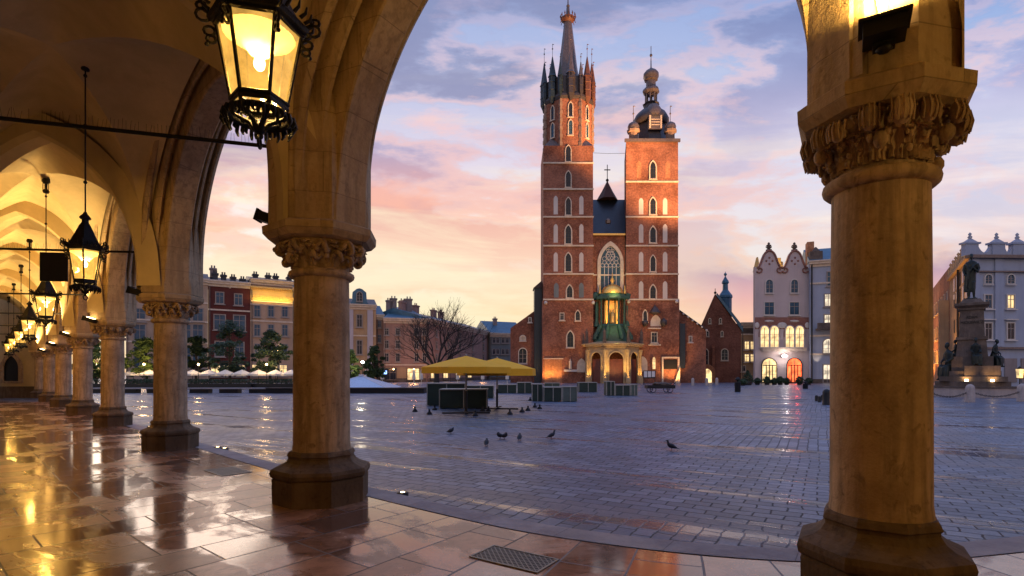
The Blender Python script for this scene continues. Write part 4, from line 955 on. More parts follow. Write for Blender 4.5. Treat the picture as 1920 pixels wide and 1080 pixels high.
b = MB(); uu = LX(1069); z0 = LZ(692); b.loft([((uu, -.3, z0), (1, 0, 0), (0, 1, 0), .26, .2), ((uu, -.3, z0 + .9), (1, 0, 0), (0, 1, 0), .22, .17), ((uu, -.3, z0 + 1.25), (1, 0, 0), (0, 1, 0), .25, .15), ((uu, -.3, z0 + 1.42), (1, 0, 0), (0, 1, 0), .08, .08), ((uu, -.3, z0 + 1.5), (1, 0, 0), (0, 1, 0), .11, .11), ((uu, -.3, z0 + 1.68), (1, 0, 0), (0, 1, 0), .04, .04)], 10); b.build('niche_statue', M['trim'], ch)
for (y0, y1) in ((367, 402), (420, 455), (473, 509)):
    for x in (1042, 1090): niche(x, y0, y1)
for x in (1043, 1090): niche(x, 530, 558, 9, 'grayt')
for (y0, y1, w_) in ((303, 335, 10.5), (371, 402, 10), ): wn(1224, y0, y1, w_)
for (y0, y1, w_) in ((425, 455, 10), (480, 509, 9.5), (535, 560, 10)): wn(1224, y0, y1, w_, 'lancet')
for (y0, y1) in ((371, 402), (420, 455), (472, 509), (527, 560)):
    for x in (1202, 1247): niche(x, y0, y1, 8.5)
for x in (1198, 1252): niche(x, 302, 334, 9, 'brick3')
# right tower low features
wn(1209, 583, 603, 7, 'lancet', yy=-.155)
niche(1227, 572, 612, 34, 'brick2', -.158); niche(1229, 590, 612, 20, 'trim', -.19)
b = MB(); b.lathe([(.95, 0), (.7, .35), (.45, .75), (.12, 1.05), (.02, 1.4)], 8, (LX(1227), -.3, LZ(586)), smooth=False); b.lathe([(.95, 0), (.95, -.1), (.1, -.4)][::-1], 8, (LX(1227), -.3, LZ(586)), smooth=False); b.build('oriel_roof', M['leadd'], ch)
b = MB(); b.lathe([(.1, -.6), (.5, -.2), (.5, .3), (.05, .5)], 10, (LX(1208), -.45, LZ(606))); b.lathe([(.1, -.6), (.55, -.2), (.55, .4), (.05, .8)], 10, (LX(1243), -.45, LZ(606))); b.build('stone_urns', M['leadd'], ch)
wn(1226, 624, 642, 10, 'plain', yy=-.155)
b = MB(); b.box(LX(1214), LX(1238), -.5, -.155, LZ(617), LZ(615)); b.box(LX(1215), LX(1238), -.4, -.155, LZ(648), LZ(646)); b.build('ledge', M['trim'], ch)
wn(1225.5, 669, 692, 6, 'lancet', 'lit', 'brick3', yy=-.155)
b = MB(); b.ring([(LX(1240), 0), (LX(1273), 0), (LX(1273), LZ(669)), (LX(1240), LZ(669))], [(LX(1243), 0), (LX(1270), 0), (LX(1270), LZ(672)), (LX(1243), LZ(672))], -.35, -.155); b.build('wall_frame', M['trim'], ch)
bx('wall_recess', 'black', LX(1244), LX(1269), -.20, -.16, LZ(692), LZ(674)); b = MB(); b.plate([(LX(1262), 0), (LX(1272), 0), (LX(1272), 2.8)], -.9, -.36); b.build('buttress_foot', M['trim'], ch)
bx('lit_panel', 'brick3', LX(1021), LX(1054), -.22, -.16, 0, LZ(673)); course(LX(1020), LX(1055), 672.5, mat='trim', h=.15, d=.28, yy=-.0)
niche(1090, 672, 698, 17, 'trim', -.158); niche(1205, 668, 697, 17, 'trim', -.158)
b = MB()
for x in (1023, 1112): b.ball((LX(x), -.3, LZ(568)), .3, 8)
for x in (1178, 1268): b.ball((LX(x), -.3, LZ(566)), .3, 8)
b.build('corner_stone', M['trimw'], ch)
# great west window
uw = LX(1146); wz0, wz1 = LZ(548), LZ(459); ww = 37 * kx
b = MB(); b.ring(lancet(ww + 1.1, wz0 - .3, wz1 + .75, 14, cx=uw, pt=.85), lancet(ww, wz0, wz1, 14, cx=uw, pt=.85), .55, .895); gw = b.build('great_window', M['trim'], ch)
b = MB(); b.plate(lancet(ww, wz0, wz1, 14, cx=uw, pt=.85), .84, .88); b.build('pane', M['glassb'], gw)
b = MB(); zt0 = wz0 + (wz1 - wz0) * .58
for q in (-.30, -.1, .1, .30): b.box(uw + q * ww - .05, uw + q * ww + .05, .74, .835, wz0, zt0)
def ringc(b, cx, cz, r, th=.05, n=14): b.tube([(cx + r * math.cos(2 * PI * i / n), .78, cz + r * math.sin(2 * PI * i / n)) for i in range(n)], th, 5, closed=True)
for q in (-.4, -.2, 0, .2, .4): ringc(b, uw + q * ww, zt0 + .05, .30)
for q in (-.3, -.1, .1, .3): ringc(b, uw + q * ww, zt0 + .55, .30)
ringc(b, uw, zt0 + 1.65, .75, .06)
for i in range(6): a = i * PI / 3; ringc(b, uw + .42 * math.cos(a), zt0 + 1.65 + .42 * math.sin(a), .24)
for q in (-.3, .3): ringc(b, uw + q * ww, zt0 + 1.15, .34)
ringc(b, uw - .45, zt0 + 2.55, .18); ringc(b, uw + .45, zt0 + 2.55, .18); ringc(b, uw, zt0 + 2.85, .25)
b.build('tracery', M['trimw'], gw)
# left tower: octagon, gallery, spire
ux = LX(1066.5) + .3; cy = 4.1; ra = 4.0
b = MB(); P = octo(ra); b.prism([(x + ux, y + cy) for x, y in P], tz, LZ(184)); b.build('octagon', M['brick'], ch)
b = MB()
ux -= .3
for sx_, sy_ in ((-1, -1), (1, -1), (1, 1), (-1, 1)):      # sloping corner caps
    b.add([(ux + sx_ * 4.05, cy + sy_ * 4.05, tz), (ux + sx_ * 1.5, cy + sy_ * 4.05, tz), (ux + sx_ * 4.05, cy + sy_ * 1.5, tz), (ux + sx_ * 2.6, cy + sy_ * 2.6, tz + 2.0)], [(0, 1, 3), (0, 3, 2), (1, 2, 3), (0, 2, 1)])
b.build('corner_caps', M['lead'], ch)
ux += .3
zo0, zo1 = tz, LZ(184)
b = MB()
for i in range(8):       # quoins
    a = PI / 8 + i * PI / 4; rr = ra / math.cos(PI / 8)
    for j in range(12):
        zz = zo0 + (zo1 - zo0) * j / 12; s_ = .25 if j % 2 else .34
        b.lathe([(s_, 0), (s_, (zo1 - zo0) / 12 - .005)], 4, (ux + (rr - .05) * math.cos(a), cy + (rr - .05) * math.sin(a), zz), phase=a, smooth=False)
b.build('quoins', M['trimd'], ch)
for i in range(8):
    a = i * PI / 4; n_ = Vector((math.cos(a), math.sin(a), 0))
    if n_.y > .2: continue
    for (y0, y1, gl) in ((192, 218, 'glass'), (225, 252, 'glassb')):
        hh = LZ(y0) - LZ(y1); w_ = window(ch, 0, 0, hh, .62, 'lancet', gl, 'trim')
        w_.location = (ux + n_.x * ra, cy + n_.y * ra, LZ(y1)); w_.rotation_euler = (0, 0, a + PI / 2)
    for q in (-.95, .95):
        pass
course(LX(1050), LX(1083), 255, h=.2, d=.15, yy=.3)
gz = LZ(184)
b = MB(); b.lathe([(ra + .05, gz - .3), (ra + .35, gz + .1), (ra + .55, gz + .5), (ra + .45, gz + .9), (ra + .1, gz + 1.0), (ra + .15, gz + 3.9), (ra - .3, gz + 4.2)], 8, (ux, cy, 0), phase=PI / 8, smooth=False); b.build('gallery', M['leadd'], ch)
for i in range(16):
    a = i * PI / 8 + PI / 2 + PI; big = i % 2 == 0
    rr = ra + (.10 if big else .42); cxx, cyy = ux + rr * math.cos(a), cy + rr * math.sin(a)
    r_ = .66 if big else .38; zt0 = gz + (.7 if big else 1.3); h_ = 3.5 if big else 2.5
    mt = 'leadt' if math.cos(a) < -.1 else ('leadd' if math.cos(a) < .45 else 'leadr')  # light painted by side: dark teal on the left, floodlit orange on the right
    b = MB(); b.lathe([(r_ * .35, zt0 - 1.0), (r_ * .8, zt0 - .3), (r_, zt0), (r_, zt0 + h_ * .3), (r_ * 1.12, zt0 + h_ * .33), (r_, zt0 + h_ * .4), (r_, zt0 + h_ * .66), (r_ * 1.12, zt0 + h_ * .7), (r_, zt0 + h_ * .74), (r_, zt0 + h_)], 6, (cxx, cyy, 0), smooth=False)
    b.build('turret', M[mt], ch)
    b = MB(); b.box(-.11, .11, -.03, .03, 0, .45); o = b.build('turret_window', M['black'], ch, (cxx + math.cos(a) * r_ * .92, cyy + math.sin(a) * r_ * .92, zt0 + h_ * .8)); o.rotation_euler = (0, 0, a + PI / 2)
    hs = (4.9 if big else 3.2) + (.9 if i % 4 == 0 else 0)
    b = MB(); b.lathe([(r_ * 1.2, zt0 + h_ - .1), (r_ * .9, zt0 + h_ + .3), (.07, zt0 + h_ + hs * .68)], 6, (cxx, cyy, 0), smooth=False)
    b.tube([(cxx, cyy, zt0 + h_ + hs * .6), (cxx, cyy, zt0 + h_ + hs * 1.12)], .035, 5); b.ball((cxx, cyy, zt0 + h_ + hs * .95), .13, 6); b.ball((cxx + .12, cyy, zt0 + h_ + hs * 1.1), .09, 5, (1.6, .4, .8))
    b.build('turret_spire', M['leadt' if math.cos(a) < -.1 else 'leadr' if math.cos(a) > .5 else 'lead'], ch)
LZ2 = lambda y: CAMH - (y - 700) * (CD + 4.2) / FOC
rz2b = 0
zs0 = LZ2(150); zc = LZ2(38)
b = MB(); b.lathe([(2.1, zs0 - 1), (1.95, zs0), (1.55, zs0 + 2.4), (.85, LZ2(60)), (.6, zc)], 8, (ux, cy, 0), smooth=False); b.lathe([(.55, zc), (.5, zc + .4), (.38, zc + .8), (.25, LZ2(14)), (.32, LZ2(12)), (.12, LZ2(8)), (.05, LZ2(-8))], 8, (ux, cy, 0), smooth=False); b.build('spire', M['lead'], ch)
b = MB(); b.lathe([(.62, zc - .5), (1.12, zc - .1), (1.18, zc + .25), (.7, zc + .3)], 16, (ux, cy, 0), smooth=False)
for i in range(12):
    a = i * PI / 6; p = lambda r_, z_: (ux + r_ * math.cos(a), cy + r_ * math.sin(a), z_)
    b.tube([p(1.15, zc), p(1.35, zc + .5), p(1.2, zc + .95)], [.07, .09, .04], 5); b.ball(p(1.28, zc + .55), .14, 6)
    b.tube([p(1.1, zc), p(1.3, zc - .5)], .06, 4)
b.build('crown', M['leadr'], ch)
# right tower helmet
uy = LX(1222) + 1.0; cy2 = 4.3; pxm = lambda w_, y: (w_ * kx * 1.045, (LZ(y) if y > 255 else LZ2(y)))
prof_ = [(45, 262), (45, 258), (36, 256), (30, 254)]
b = MB(); b.lathe([pxm(*q) for q in [(37, 263), (37, 258), (31, 257), (27, 254), (26, 236)]], 8, (uy, cy2, 0), phase=PI / 8, smooth=False)
b.lathe([pxm(*q) for q in [(30, 236), (33, 232), (33, 226), (28, 216), (19, 208), (14, 205)]], 16, (uy, cy2, 0))
b.lathe([pxm(*q) for q in [(14, 205), (13, 198), (16, 196), (12, 193)]], 8, (uy, cy2, 0), smooth=False)
b.build('helmet', M['leadd'], ch)
b = MB(); b.box(uy - 13 * kx, uy + 13 * kx, cy2 - 2.9, cy2, LZ2(256), LZ2(229)); b.lathe([pxm(*q) for q in [(16, 229), (17, 226), (14, 214), (9, 206)]], 10, (uy, cy2 - 1.6, 0)); b.build('helmet_dormer', M['lead'], ch)
b = MB()
for q in (-1, 1): b.box(uy + q * 10.5 * kx - .12, uy + q * 10.5 * kx + .12, cy2 - 3.0, cy2 - 2.905, LZ2(254), LZ2(231))
for q in (-5, 0, 5): b.box(uy - 8 * kx, uy + 8 * kx, cy2 - 2.96, cy2 - 2.905, LZ2(243 + q) - .06, LZ2(243 + q) + .06)
b.build('dormer_louvres', M['trim'], ch)
b = MB()
for i in range(8): a = i * PI / 4 + PI / 8; b.tube([(uy + 10.5 * kx * math.cos(a), cy2 + 10.5 * kx * math.sin(a), LZ2(194)), (uy + 10.5 * kx * math.cos(a), cy2 + 10.5 * kx * math.sin(a), LZ2(173))], .13, 6)
b.lathe([pxm(*q) for q in [(13, 176), (16, 172), (15, 168), (9, 162)]], 8, (uy, cy2, 0), smooth=False)
b.lathe([pxm(*q) for q in [(9.5, 166), (9, 152), (13, 150), (12, 147)]], 8, (uy, cy2, 0), smooth=False)
b.lathe([pxm(*q) for q in [(12, 149), (14.5, 144), (14, 138), (10, 133), (4, 129), (1.2, 126), (.8, 110)]], 16, (uy, cy2, 0))
b.tube([(uy, cy2, LZ2(126)), (uy, cy2, LZ2(86))], .06, 5); b.ball((uy, cy2, LZ2(103)), .25, 8); b.build('lantern_spire', M['lead'], ch)
pxm = lambda w_, y: (w_ * kx, LZ(y))
for qx, qy in ((-35, -3.2), (35, -3.2), (-35, 3.4), (35, 3.4)):
    c_ = (uy - 1.0 + qx * kx + (.3 if qy < 0 else 1.5), cy2 + qy, 0)
    b = MB(); b.lathe([pxm(*q) for q in [(8.5, 262), (8.5, 244), (12, 243), (12.5, 239), (9.5, 238)]], 8, c_, smooth=False); b.build('corner_turret', M['trimd'], ch)
    b = MB(); b.lathe([pxm(*q) for q in [(10, 238), (11, 233), (9, 227), (4, 223.5), (.8, 222)]], 14, c_); b.tube([(c_[0], c_[1], LZ(223)), (c_[0], c_[1], LZ(192))], .05, 5); b.ball((c_[0], c_[1], LZ(207)), .16, 7); b.ball((c_[0] + .15, c_[1], LZ(193)), .12, 6, (1.5, .4, .7)); b.build('corner_dome', M['lead'], ch)
b = MB(); b.tube([(xl1, 2, LZ(277)), ((xl1 + xr0) / 2, 2, LZ(278.5)), (xr0 + .3, 2, LZ(278))], .03, 4); b.build('cable', M['iron'], ch)
# porch
pc = LX(1147.5)
V5 = [(-4.35, .0), (-4.1, -1.7), (-1.75, -3.4), (1.75, -3.4), (4.1, -1.7), (4.35, 0)]
zc0, zc1 = LZ(664), LZ(657)
b = MB(); pol = [(pc + x * .93, y * .93) for x, y in V5]; pol2 = [(pc + x * 1.12, y * 1.12 + .0) for x, y in V5]
b.prism([(pc + x * 1.0, y * 1.0) for x, y in V5], LZ(657), LZ(651)); b.prism(pol2, LZ(650.9), LZ(648)); b.prism([(pc + x * 1.17, y * 1.17) for x, y in V5], LZ(647.9), LZ(645.5)); b.prism([(pc + x * 1.1, y * 1.1) for x, y in V5], LZ(645.4), LZ(641), [(pc + x * .6, y * .6) for x, y in V5]); pr = b.build('porch_cornice', M['trimp'], ch)
for i in range(5):
    a, c = Vector(V5[i]), Vector(V5[i + 1]); d = c - a; L = d.length; d.normalize(); m4 = Matrix.Translation((pc + a.x, a.y, 0)) @ Matrix.Rotation(math.atan2(d.y, d.x), 4, 'Z')
    b = MB(); z0, z1 = 0, LZ(657.2)
    if L > 2.4:
        inn = lancet(L - 1.25, 0, LZ(662), 8, cx=L / 2, pt=.5); b.ring([(.0 + (0 if k in (0,) else 0), z) for k, z in []] or lancet(L - .95, 0, LZ(662) + .18, 8, cx=L / 2, pt=.5), inn, -.28, .02)
        out = lancet(L - 1.0, 0, LZ(662) + .15, 8, cx=L / 2, pt=.5)
        # wall panel round the arch
        n = len(out); vs = [(x, -.12, z) for x, z in out] + [(min(max(.1, (x - L / 2) * 1.6 + L / 2), L - .1), -.12, z1 if 0 < k < n - 1 else 0) for k, (x, z) in enumerate(out)]
        vs[n] = (.1, -.12, 0); vs[2 * n - 1] = (L - .1, -.12, 0); b.add(vs, [(k, k + 1, n + k + 1, n + k) for k in range(n - 1)])
        b.v = [tuple(m4 @ Vector(v)) for v in b.v]; b.build('porch_arch', M['trimp'], ch)
        b = MB(); b.box(.55, L - .55, .10, .2, 0, LZ(676)); b.box(.55, L - .55, -.02, .25, LZ(676), LZ(674.5)); b.box(L / 2 - .02, L / 2 + .02, .06, .099, 0, LZ(676)); b.v = [tuple(m4 @ Vector(v)) for v in b.v]; b.build('porch_door', M['door'], ch)
    else:
        b.box(0.1, L - .1, -.1, .1, 0, z1); b.v = [tuple(m4 @ Vector(v)) for v in b.v]; b.build('porch_arch', M['trimp'], ch)
for x, y in V5[1:5]:
    b = MB(); c_ = (pc + x * 1.04, y * 1.06, 0); b.box(c_[0] - .34, c_[0] + .34, c_[1] - .34, c_[1] + .34, 0, 1.05); b.lathe([(.33, 1.05), (.24, 1.2), (.21, 1.4), (.19, LZ(667)), (.26, LZ(665)), (.34, LZ(660)), (.38, LZ(657.3))], 14, c_); b.build('porch_column', M['trimp'], ch)
    light('column_uplight', 'SPOT', (c_[0], c_[1] - .9, .2), 900, (1, .56, .13), ch, target=(c_[0], c_[1], 4), spot_size=R(50), spot_blend=.7, shadow_soft_size=.1)
for x, y in V5:       # saints on the cornice
    b = MB(); q = (pc + x * 1.08, y * 1.08); z0 = LZ(641); b.box(q[0] - .25, q[0] + .25, q[1] - .25, q[1] + .25, z0 - .5, z0 + .2)
    b.loft([((q[0], q[1], z0 + .2), (1, 0, 0), (0, 1, 0), .26, .22), ((q[0], q[1], z0 + 1.1), (1, 0, 0), (0, 1, 0), .2, .17), ((q[0], q[1], z0 + 1.5), (1, 0, 0), (0, 1, 0), .24, .15), ((q[0], q[1], z0 + 1.66), (1, 0, 0), (0, 1, 0), .07, .07), ((q[0], q[1], z0 + 1.78), (1, 0, 0), (0, 1, 0), .12, .12), ((q[0], q[1], z0 + 1.98), (1, 0, 0), (0, 1, 0), .03, .03)], 10)
    b.build('saint_statue', M['granite'], ch)
# green baldachin above the porch
zb0 = LZ(643)
b = MB(); pol = [(-3.2, .85), (-3.0, -.9), (-1.3, -1.9), (1.3, -1.9), (3.0, -.9), (3.2, .85)]
b.prism([(pc + x, y) for x, y in pol], zb0, LZ(637), [(pc + x * .95, y * .95) for x, y in pol])
b.prism([(pc + x * .86, y * .86) for x, y in pol], LZ(636.9), LZ(612), [(pc + x * .62, y * .7) for x, y in pol])
b.prism([(pc + x * .7, y * .78) for x, y in pol], LZ(611.9), LZ(608), [(pc + x * .62, y * .7) for x, y in pol])
for x, y in pol[1:5]:
    for q in range(5):
        t_ = q / 4; b.lathe([(.36, 0), (.32, .5), (.26, .8)], 8, (pc + x * (.98 - .3 * t_), y * (1.0 - .25 * t_), LZ(637) + t_ * 1.7))
for x, y in pol[1:5]: b.lathe([(.22, LZ(608)), (.16, LZ(604)), (.14, LZ(566)), (.24, LZ(562))], 10, (pc + x * .62, y * .75, 0))
for q in (-1, 1):
    b.lathe([(.5, LZ(612)), (.42, LZ(606)), (.25, LZ(600)), (.3, LZ(575)), (.12, LZ(565))], 8, (pc + q * 2.5, .1, 0)); b.lathe([(.55, LZ(560)), (.7, LZ(552)), (.2, LZ(547))], 8, (pc + q * 2.6, .4, 0))
b.prism([(pc + x * .88, y * .95) for x, y in pol], LZ(562), LZ(557)); b.prism([(pc + x * .78, y * .85) for x, y in pol], LZ(556.9), LZ(551), [(pc + x * .58, y * .6) for x, y in pol])
for i in range(9): b.ball((pc + (i - 4) * .42, -1.35 + abs(i - 4) * .14, LZ(560)), .24, 7)
b.build('baldachin', M['patina'], ch)
b = MB(); b.box(pc - 1.2, pc + 1.2, .5, .7, LZ(606), LZ(563)); b.build('shrine_back', M['gold'], ch)
b = MB(); z0 = LZ(606); ex, ey = (1, 0, 0), (0, 1, 0); b.loft([((pc, -.6, z0), ex, ey, .5, .4), ((pc, -.6, z0 + 1.0), ex, ey, .35, .3), ((pc, -.6, z0 + 1.6), ex, ey, .42, .25), ((pc, -.6, z0 + 1.85), ex, ey, .1, .1), ((pc, -.6, z0 + 2.05), ex, ey, .17, .17), ((pc, -.6, z0 + 2.3), ex, ey, .04, .04)], 10); b.build('shrine_statue', M['gold'], ch)
b = MB(); b.lathe([(1.75, LZ(551)), (1.72, LZ(546)), (1.45, LZ(540)), (.9, LZ(536)), (.3, LZ(534)), (.22, LZ(530)), (.4, LZ(527)), (.1, LZ(521)), (.06, LZ(512))], 16, (pc, -.3, 0), sy=.7)
for q in (-1, 1): b.lathe([(.25, LZ(551)), (.22, LZ(545)), (.08, LZ(541)), (.12, LZ(538)), (.02, LZ(535))], 8, (pc + q * 2.05, -.3, 0))
b.build('dome', M['gold'], ch)
# aisles
bx('aisle_wall', 'brick2', LX(957), -.16, 3.5, 14, -.2, LZ(612))
b = MB(); b.plate([(LX(957), LZ(612)), (-.16, LZ(612)), (-.16, LZ(572)), (LX(1004), LZ(578))], 3.5, 14); b.build('aisle_gable', M['brick2'], ch)
bx('stair_turret', 'slate', LX(1003), -.16, 2.2, 5.5, -.2, LZ(536)); b = MB(); b.plate([(LX(1001), LZ(536)), (-.16, LZ(536)), (-.16, LZ(522))], 2.0, 5.7); b.build('turret_roof', M['tile'], ch)
wn(981, 652, 680, 15, 'round', 'glass', 'trimw', yy=3.5); wn(981, 627, 636, 10, 'round', 'trim', 'trimw', yy=3.5)
wn(995, 592, 600, 5, 'plain', 'glass', 'trimw', yy=3.5)
b = MB(); xa, xb = xr1 + .16, LX(1330); b.plate([(xa, 0), (xb, 0), (xb, LZ(618)), (xa, LZ(578))], 1.5, 12); b.build('aisle_wall', M['brick'], ch)
b = MB(); b.add([(xa, 1.3, LZ(577)), (xb + .2, 1.3, LZ(619)), (xb + .2, 1.3, LZ(617)), (xa, 1.3, LZ(575)), (xa, 9, LZ(577) + 1.6), (xb + .2, 9, LZ(619) + 1.6)], [(0, 1, 2, 3), (3, 2, 5, 4)]); b.build('aisle_roof', M['tile'], ch)
b = MB()
for q in range(7): zz = LZ(580 + q * 6); b.ball((xa + .3 + q * .78, 1.2, LZ(581 + q * 6.2)), .2, 6)
b.build('coping', M['trimw'], ch)
bx('buttress', 'slate', LX(1277), LX(1287), .6, 1.49, LZ(690), LZ(606)); wn(1300, 630, 640, 4, 'plain', 'glass', 'trimw', yy=1.5)
# ---------------------------------------------------------------- small church behind
F = Fac(1314, 96, 1389, 93); t = F.root('small_church', 'small brick church with a steep gable and a blue roof right of the towers', 'church'); A = F.at
z = lambda y: A(1340, y)[1]; X_ = lambda x: A(x)[0]
b = MB(); b.plate([(0, -.2), (F.L, -.2), (F.L, z(620)), (X_(1341), z(553)), (0, z(612))], 0, .8); b.build('gable_wall', M['brick2'], t)
b = MB(); b.box(0.05, F.L - .05, .8, 16, -.2, z(620)); b.build('nave_wall', M['brick2'], t)
b = MB(); b.add([(X_(1341), -.25, z(551)), (F.L + .4, -.25, z(623)), (F.L + .4, 16, z(623)), (X_(1341), 16, z(551)), (-.2, -.1, z(616)), (-.2, 16, z(616))], [(0, 1, 2, 3), (0, 3, 5, 4)]); b.add([(X_(1343), -.3, z(553)), (F.L + .4, -.3, z(625)), (F.L + .4, -.3, z(614)), (X_(1345), -.3, z(550))], [(0, 1, 2, 3)]); b.build('roof', M['copper'], t)
for (x, y0, y1, w_) in ((1322, 655, 685, 10), (1359, 655, 675, 11), (1331, 598, 606, 3), (1351, 598, 606, 3), (1327, 622, 630, 3), (1354, 622, 630, 3)): u, zt2, D = A(x, y0); window(t, u, A(x, y1)[1], zt2, w_ * D / FOC, 'round', 'glass', 'trim')
b = MB(); b.box(X_(1336), X_(1341), -.6, -.01, 0, z(648)); b.build('buttress', M['brick'], t)
b = MB(); b.tube([(X_(1341), 0, z(553)), (X_(1341), 0, z(541))], .06, 5); b.ball((X_(1341), 0, z(549)), .25, 7); b.build('gable_finial', M['iron'], t)
cx_ = 3.4; kk = .0105 * 9.6
b = MB(); pm = lambda w_, y: (w_ * .104, z(y) + (700 - y) * .008)
b.lathe([pm(*q) for q in [(11, 600), (11, 562), (12.5, 560), (12, 556), (9, 552), (7, 549), (5, 546)]], 8, (cx_, 8, 0), smooth=False); b.build('bell_turret', M['copper'], t)
b = MB(); b.lathe([pm(*q) for q in [(5, 547), (4.5, 535), (6.5, 533), (5.5, 529), (3, 525), (1, 521), (.5, 512)]], 8, (cx_, 8, 0), smooth=False); b.ball((cx_, 8, pm(0, 517)[1]), .3, 7); b.build('turret_spire', M['copper'], t)
b = MB(); b.plate(lancet(2.6, 0, 3.2, 8, cx=X_(1328), pt=.6), -1.4, -.05); b.build('porch', M['brick3'], t)
b = MB(); b.plate(lancet(1.5, 0, 2.4, 8, cx=X_(1328), pt=.6), -1.43, -1.405); b.build('doorway', M['lit'], t)
# ---------------------------------------------------------------- houses right of the church
F = Fac(1389.5, 93, 1416, 93)
t, zt = house(F, 'town_house', 'small cream house wall with two rows of lit windows beside the gabled house', 605, 8, 'ochre', None, None, [(1400, 640, 655, 9, 'plain', 'lit'), (1410, 640, 655, 6, 'plain', 'lit'), (1400, 664, 678, 9, 'plain', 'lit'), (1410, 664, 678, 6, 'plain', 'lit'), (1394, 686, 696, 6, 'plain', 'glass')], strings=(627,), group=GH, fr='trim')
b = MB(); b.box(0, F.L, -.1, -.01, F.at(1400, 626)[1], F.at(1400, 606)[1]); b.build('parapet', M['granite'], t)
GD = 86.0; F = Fac(1415.5, GD, 1518, GD); gk = GD / FOC; A = F.at; U = lambda x: (x - 1415.5) * gk; Zz = lambda y: CAMH - (y - 700) * gk
t = F.root('gabled_house', 'lilac town house with two curling gables and warm arched windows', 'house', GH)
def ogee(x0, x1, yb, yt):       # bell gable outline
    c_ = (x0 + x1) / 2; h = (x1 - x0) / 2; P = []
    for i in range(-14, 15):
        q = i / 14; a = abs(q)
        f = .14 * (a / .34) ** 2 if a < .34 else .14 + .86 * (lambda s: s * s * (3 - 2 * s))(min(1, (a - .34) / .6)) ** .8
        yy = yt + (yb - yt) * f; P.append((c_ + q * h, yy))
    return P
top = [(U(1518), Zz(505))] + [(U(x), Zz(y)) for x, y in ogee(1467, 1514, 502, 470)[::-1]] + [(U(x), Zz(y)) for x, y in ogee(1419, 1466, 502, 470)[::-1]] + [(0, Zz(500))]
b = MB(); b.plate([(0, -.2), (F.L, -.2)] + top, 0, .6); b.build('front_wall', M['lilac'], t)
b = MB(); b.prism([(.02, .6), (F.L - .02, .6), (F.L + 6, 13), (6.2, 13)], -.2, Zz(506)); b.build('side_wall', M['lilac'], t)
b = MB()
for x0, x1 in ((1419, 1466), (1467, 1514)):
    b.tube([(U(x), -.06, Zz(y)) for x, y in ogee(x0, x1, 502, 470)], .17, 6)
    for q, s_ in ((x0 + 5, 1), (x1 - 5, -1)):
        b.tube([(U(q) + s_ * (.62 - .045 * i) * math.cos(i * .55 + .5) * -.9, -.10, Zz(507) + (.62 - .045 * i) * math.sin(i * .55 + .5) * -.9 + .1) for i in range(13)], [.15 - .007 * i for i in range(13)], 5)
    c_ = (x0 + x1) / 2
    for qx, qz in ((0, .5), (.5, 0), (-.5, 0), (0, -.5)): b.ball((U(c_) + qx, -.05, Zz(489) + qz), .17, 6, (1, .4, 1))
b.build('scroll_trim', M['mural'], t)
for x in (1442.5, 1490.5):
    b = MB()
    b.box(U(x) - .35, U(x) + .35, -.1, .5, Zz(470), Zz(467)); b.lathe([(.1, 0), (.34, .25), (.28, .5), (.4, .65), (.15, .8), (.22, .95), (.05, 1.15)], 10, (U(x), .2, Zz(467)))
    for q in (-.45, .45): b.tube([(U(x) + q * .3, .2, Zz(466)), (U(x) + q, .2, Zz(463)), (U(x) + q * .8, .2, Zz(460))], .07, 5)
    b.build('urn_finial', M['granite'], t)
b = MB(); b.prism([(U(1427), 1), (U(1431), 1), (U(1431), 3), (U(1427), 3)], Zz(504), Zz(478), [(U(1428.5), 1.5), (U(1429.5), 1.5), (U(1429.5), 2), (U(1428.5), 2)]); b.add([(U(1446), 3, Zz(503)), (U(1486), 3, Zz(503)), (U(1486), 3, Zz(484)), (U(1475), 3, Zz(479)), (U(1462), 3, Zz(486)), (U(1452), 3, Zz(486)), (U(1480), 8, Zz(478))], [(0, 1, 2, 3, 4, 5)]); b.box(U(1473), U(1479), 2.5, 4, Zz(490), Zz(477)); b.build('rear_roof', M['yell'], t)
light('roof_lamp', 'POINT', (U(1462), 1.6, Zz(492)), 130, (1, .66, .2), t, shadow_soft_size=.3)
for (x, y0, y1, w_, st, gl) in ((1442, 525, 549, 12.5, 'round', 'glassb'), (1489, 525, 549, 12.5, 'round', 'glassb'), (1442, 567, 590, 17, 'plain', 'glassb'), (1489, 567, 590, 17, 'plain', 'glassb')): window(t, U(x), Zz(y1), Zz(y0), w_ * gk, st, gl, 'trimw')
b = MB(); b.box(0.01, F.L - .01, -.06, -.01, Zz(617), Zz(595)); 
for x in (1442, 1489):
    b.plate(lancet(40 * gk, Zz(632), Zz(606), 10, cx=U(x), pt=.5), -.09, -.061)
b.build('painted_frieze', M['mural'], t)
b = MB()
for x in (1419, 1466, 1513, 1442, 1489): b.ball((U(x), -.1, Zz(610 if x not in (1442, 1489) else 602)), .5, 8, (.8 if x in (1419, 1513) else 1.6, .2, 1 if x not in (1442, 1489) else .35))
b.build('stucco', M['trimw'], t)
for x in (1442, 1489):
    for q in (-9.2, 9.2): window(t, U(x + q), Zz(651), Zz(612), 15.5 * gk, 'round', 'lit', 'trimw', y=-.07)
b = MB(); b.box(U(1427), U(1508), -.7, -.01, Zz(659), Zz(654)); b.box(U(1427), U(1508), -.8, -.01, Zz(653.8), Zz(652)); b.build('balcony_ledge', M['trim'], t)
for x, gl in ((1442, 'lit'), (1489, 'litr')): window(t, U(x), .2, Zz(672), 27 * gk, 'round', gl, 'framed')
b = MB()
for x in (1442, 1489):
    for q in (-6, 0, 6): b.box(U(x + q) - .05, U(x + q) + .05, -.2, -.055, .2, Zz(684))
    b.box(U(x - 12), U(x + 12), -.2, -.055, Zz(686), Zz(684.5))
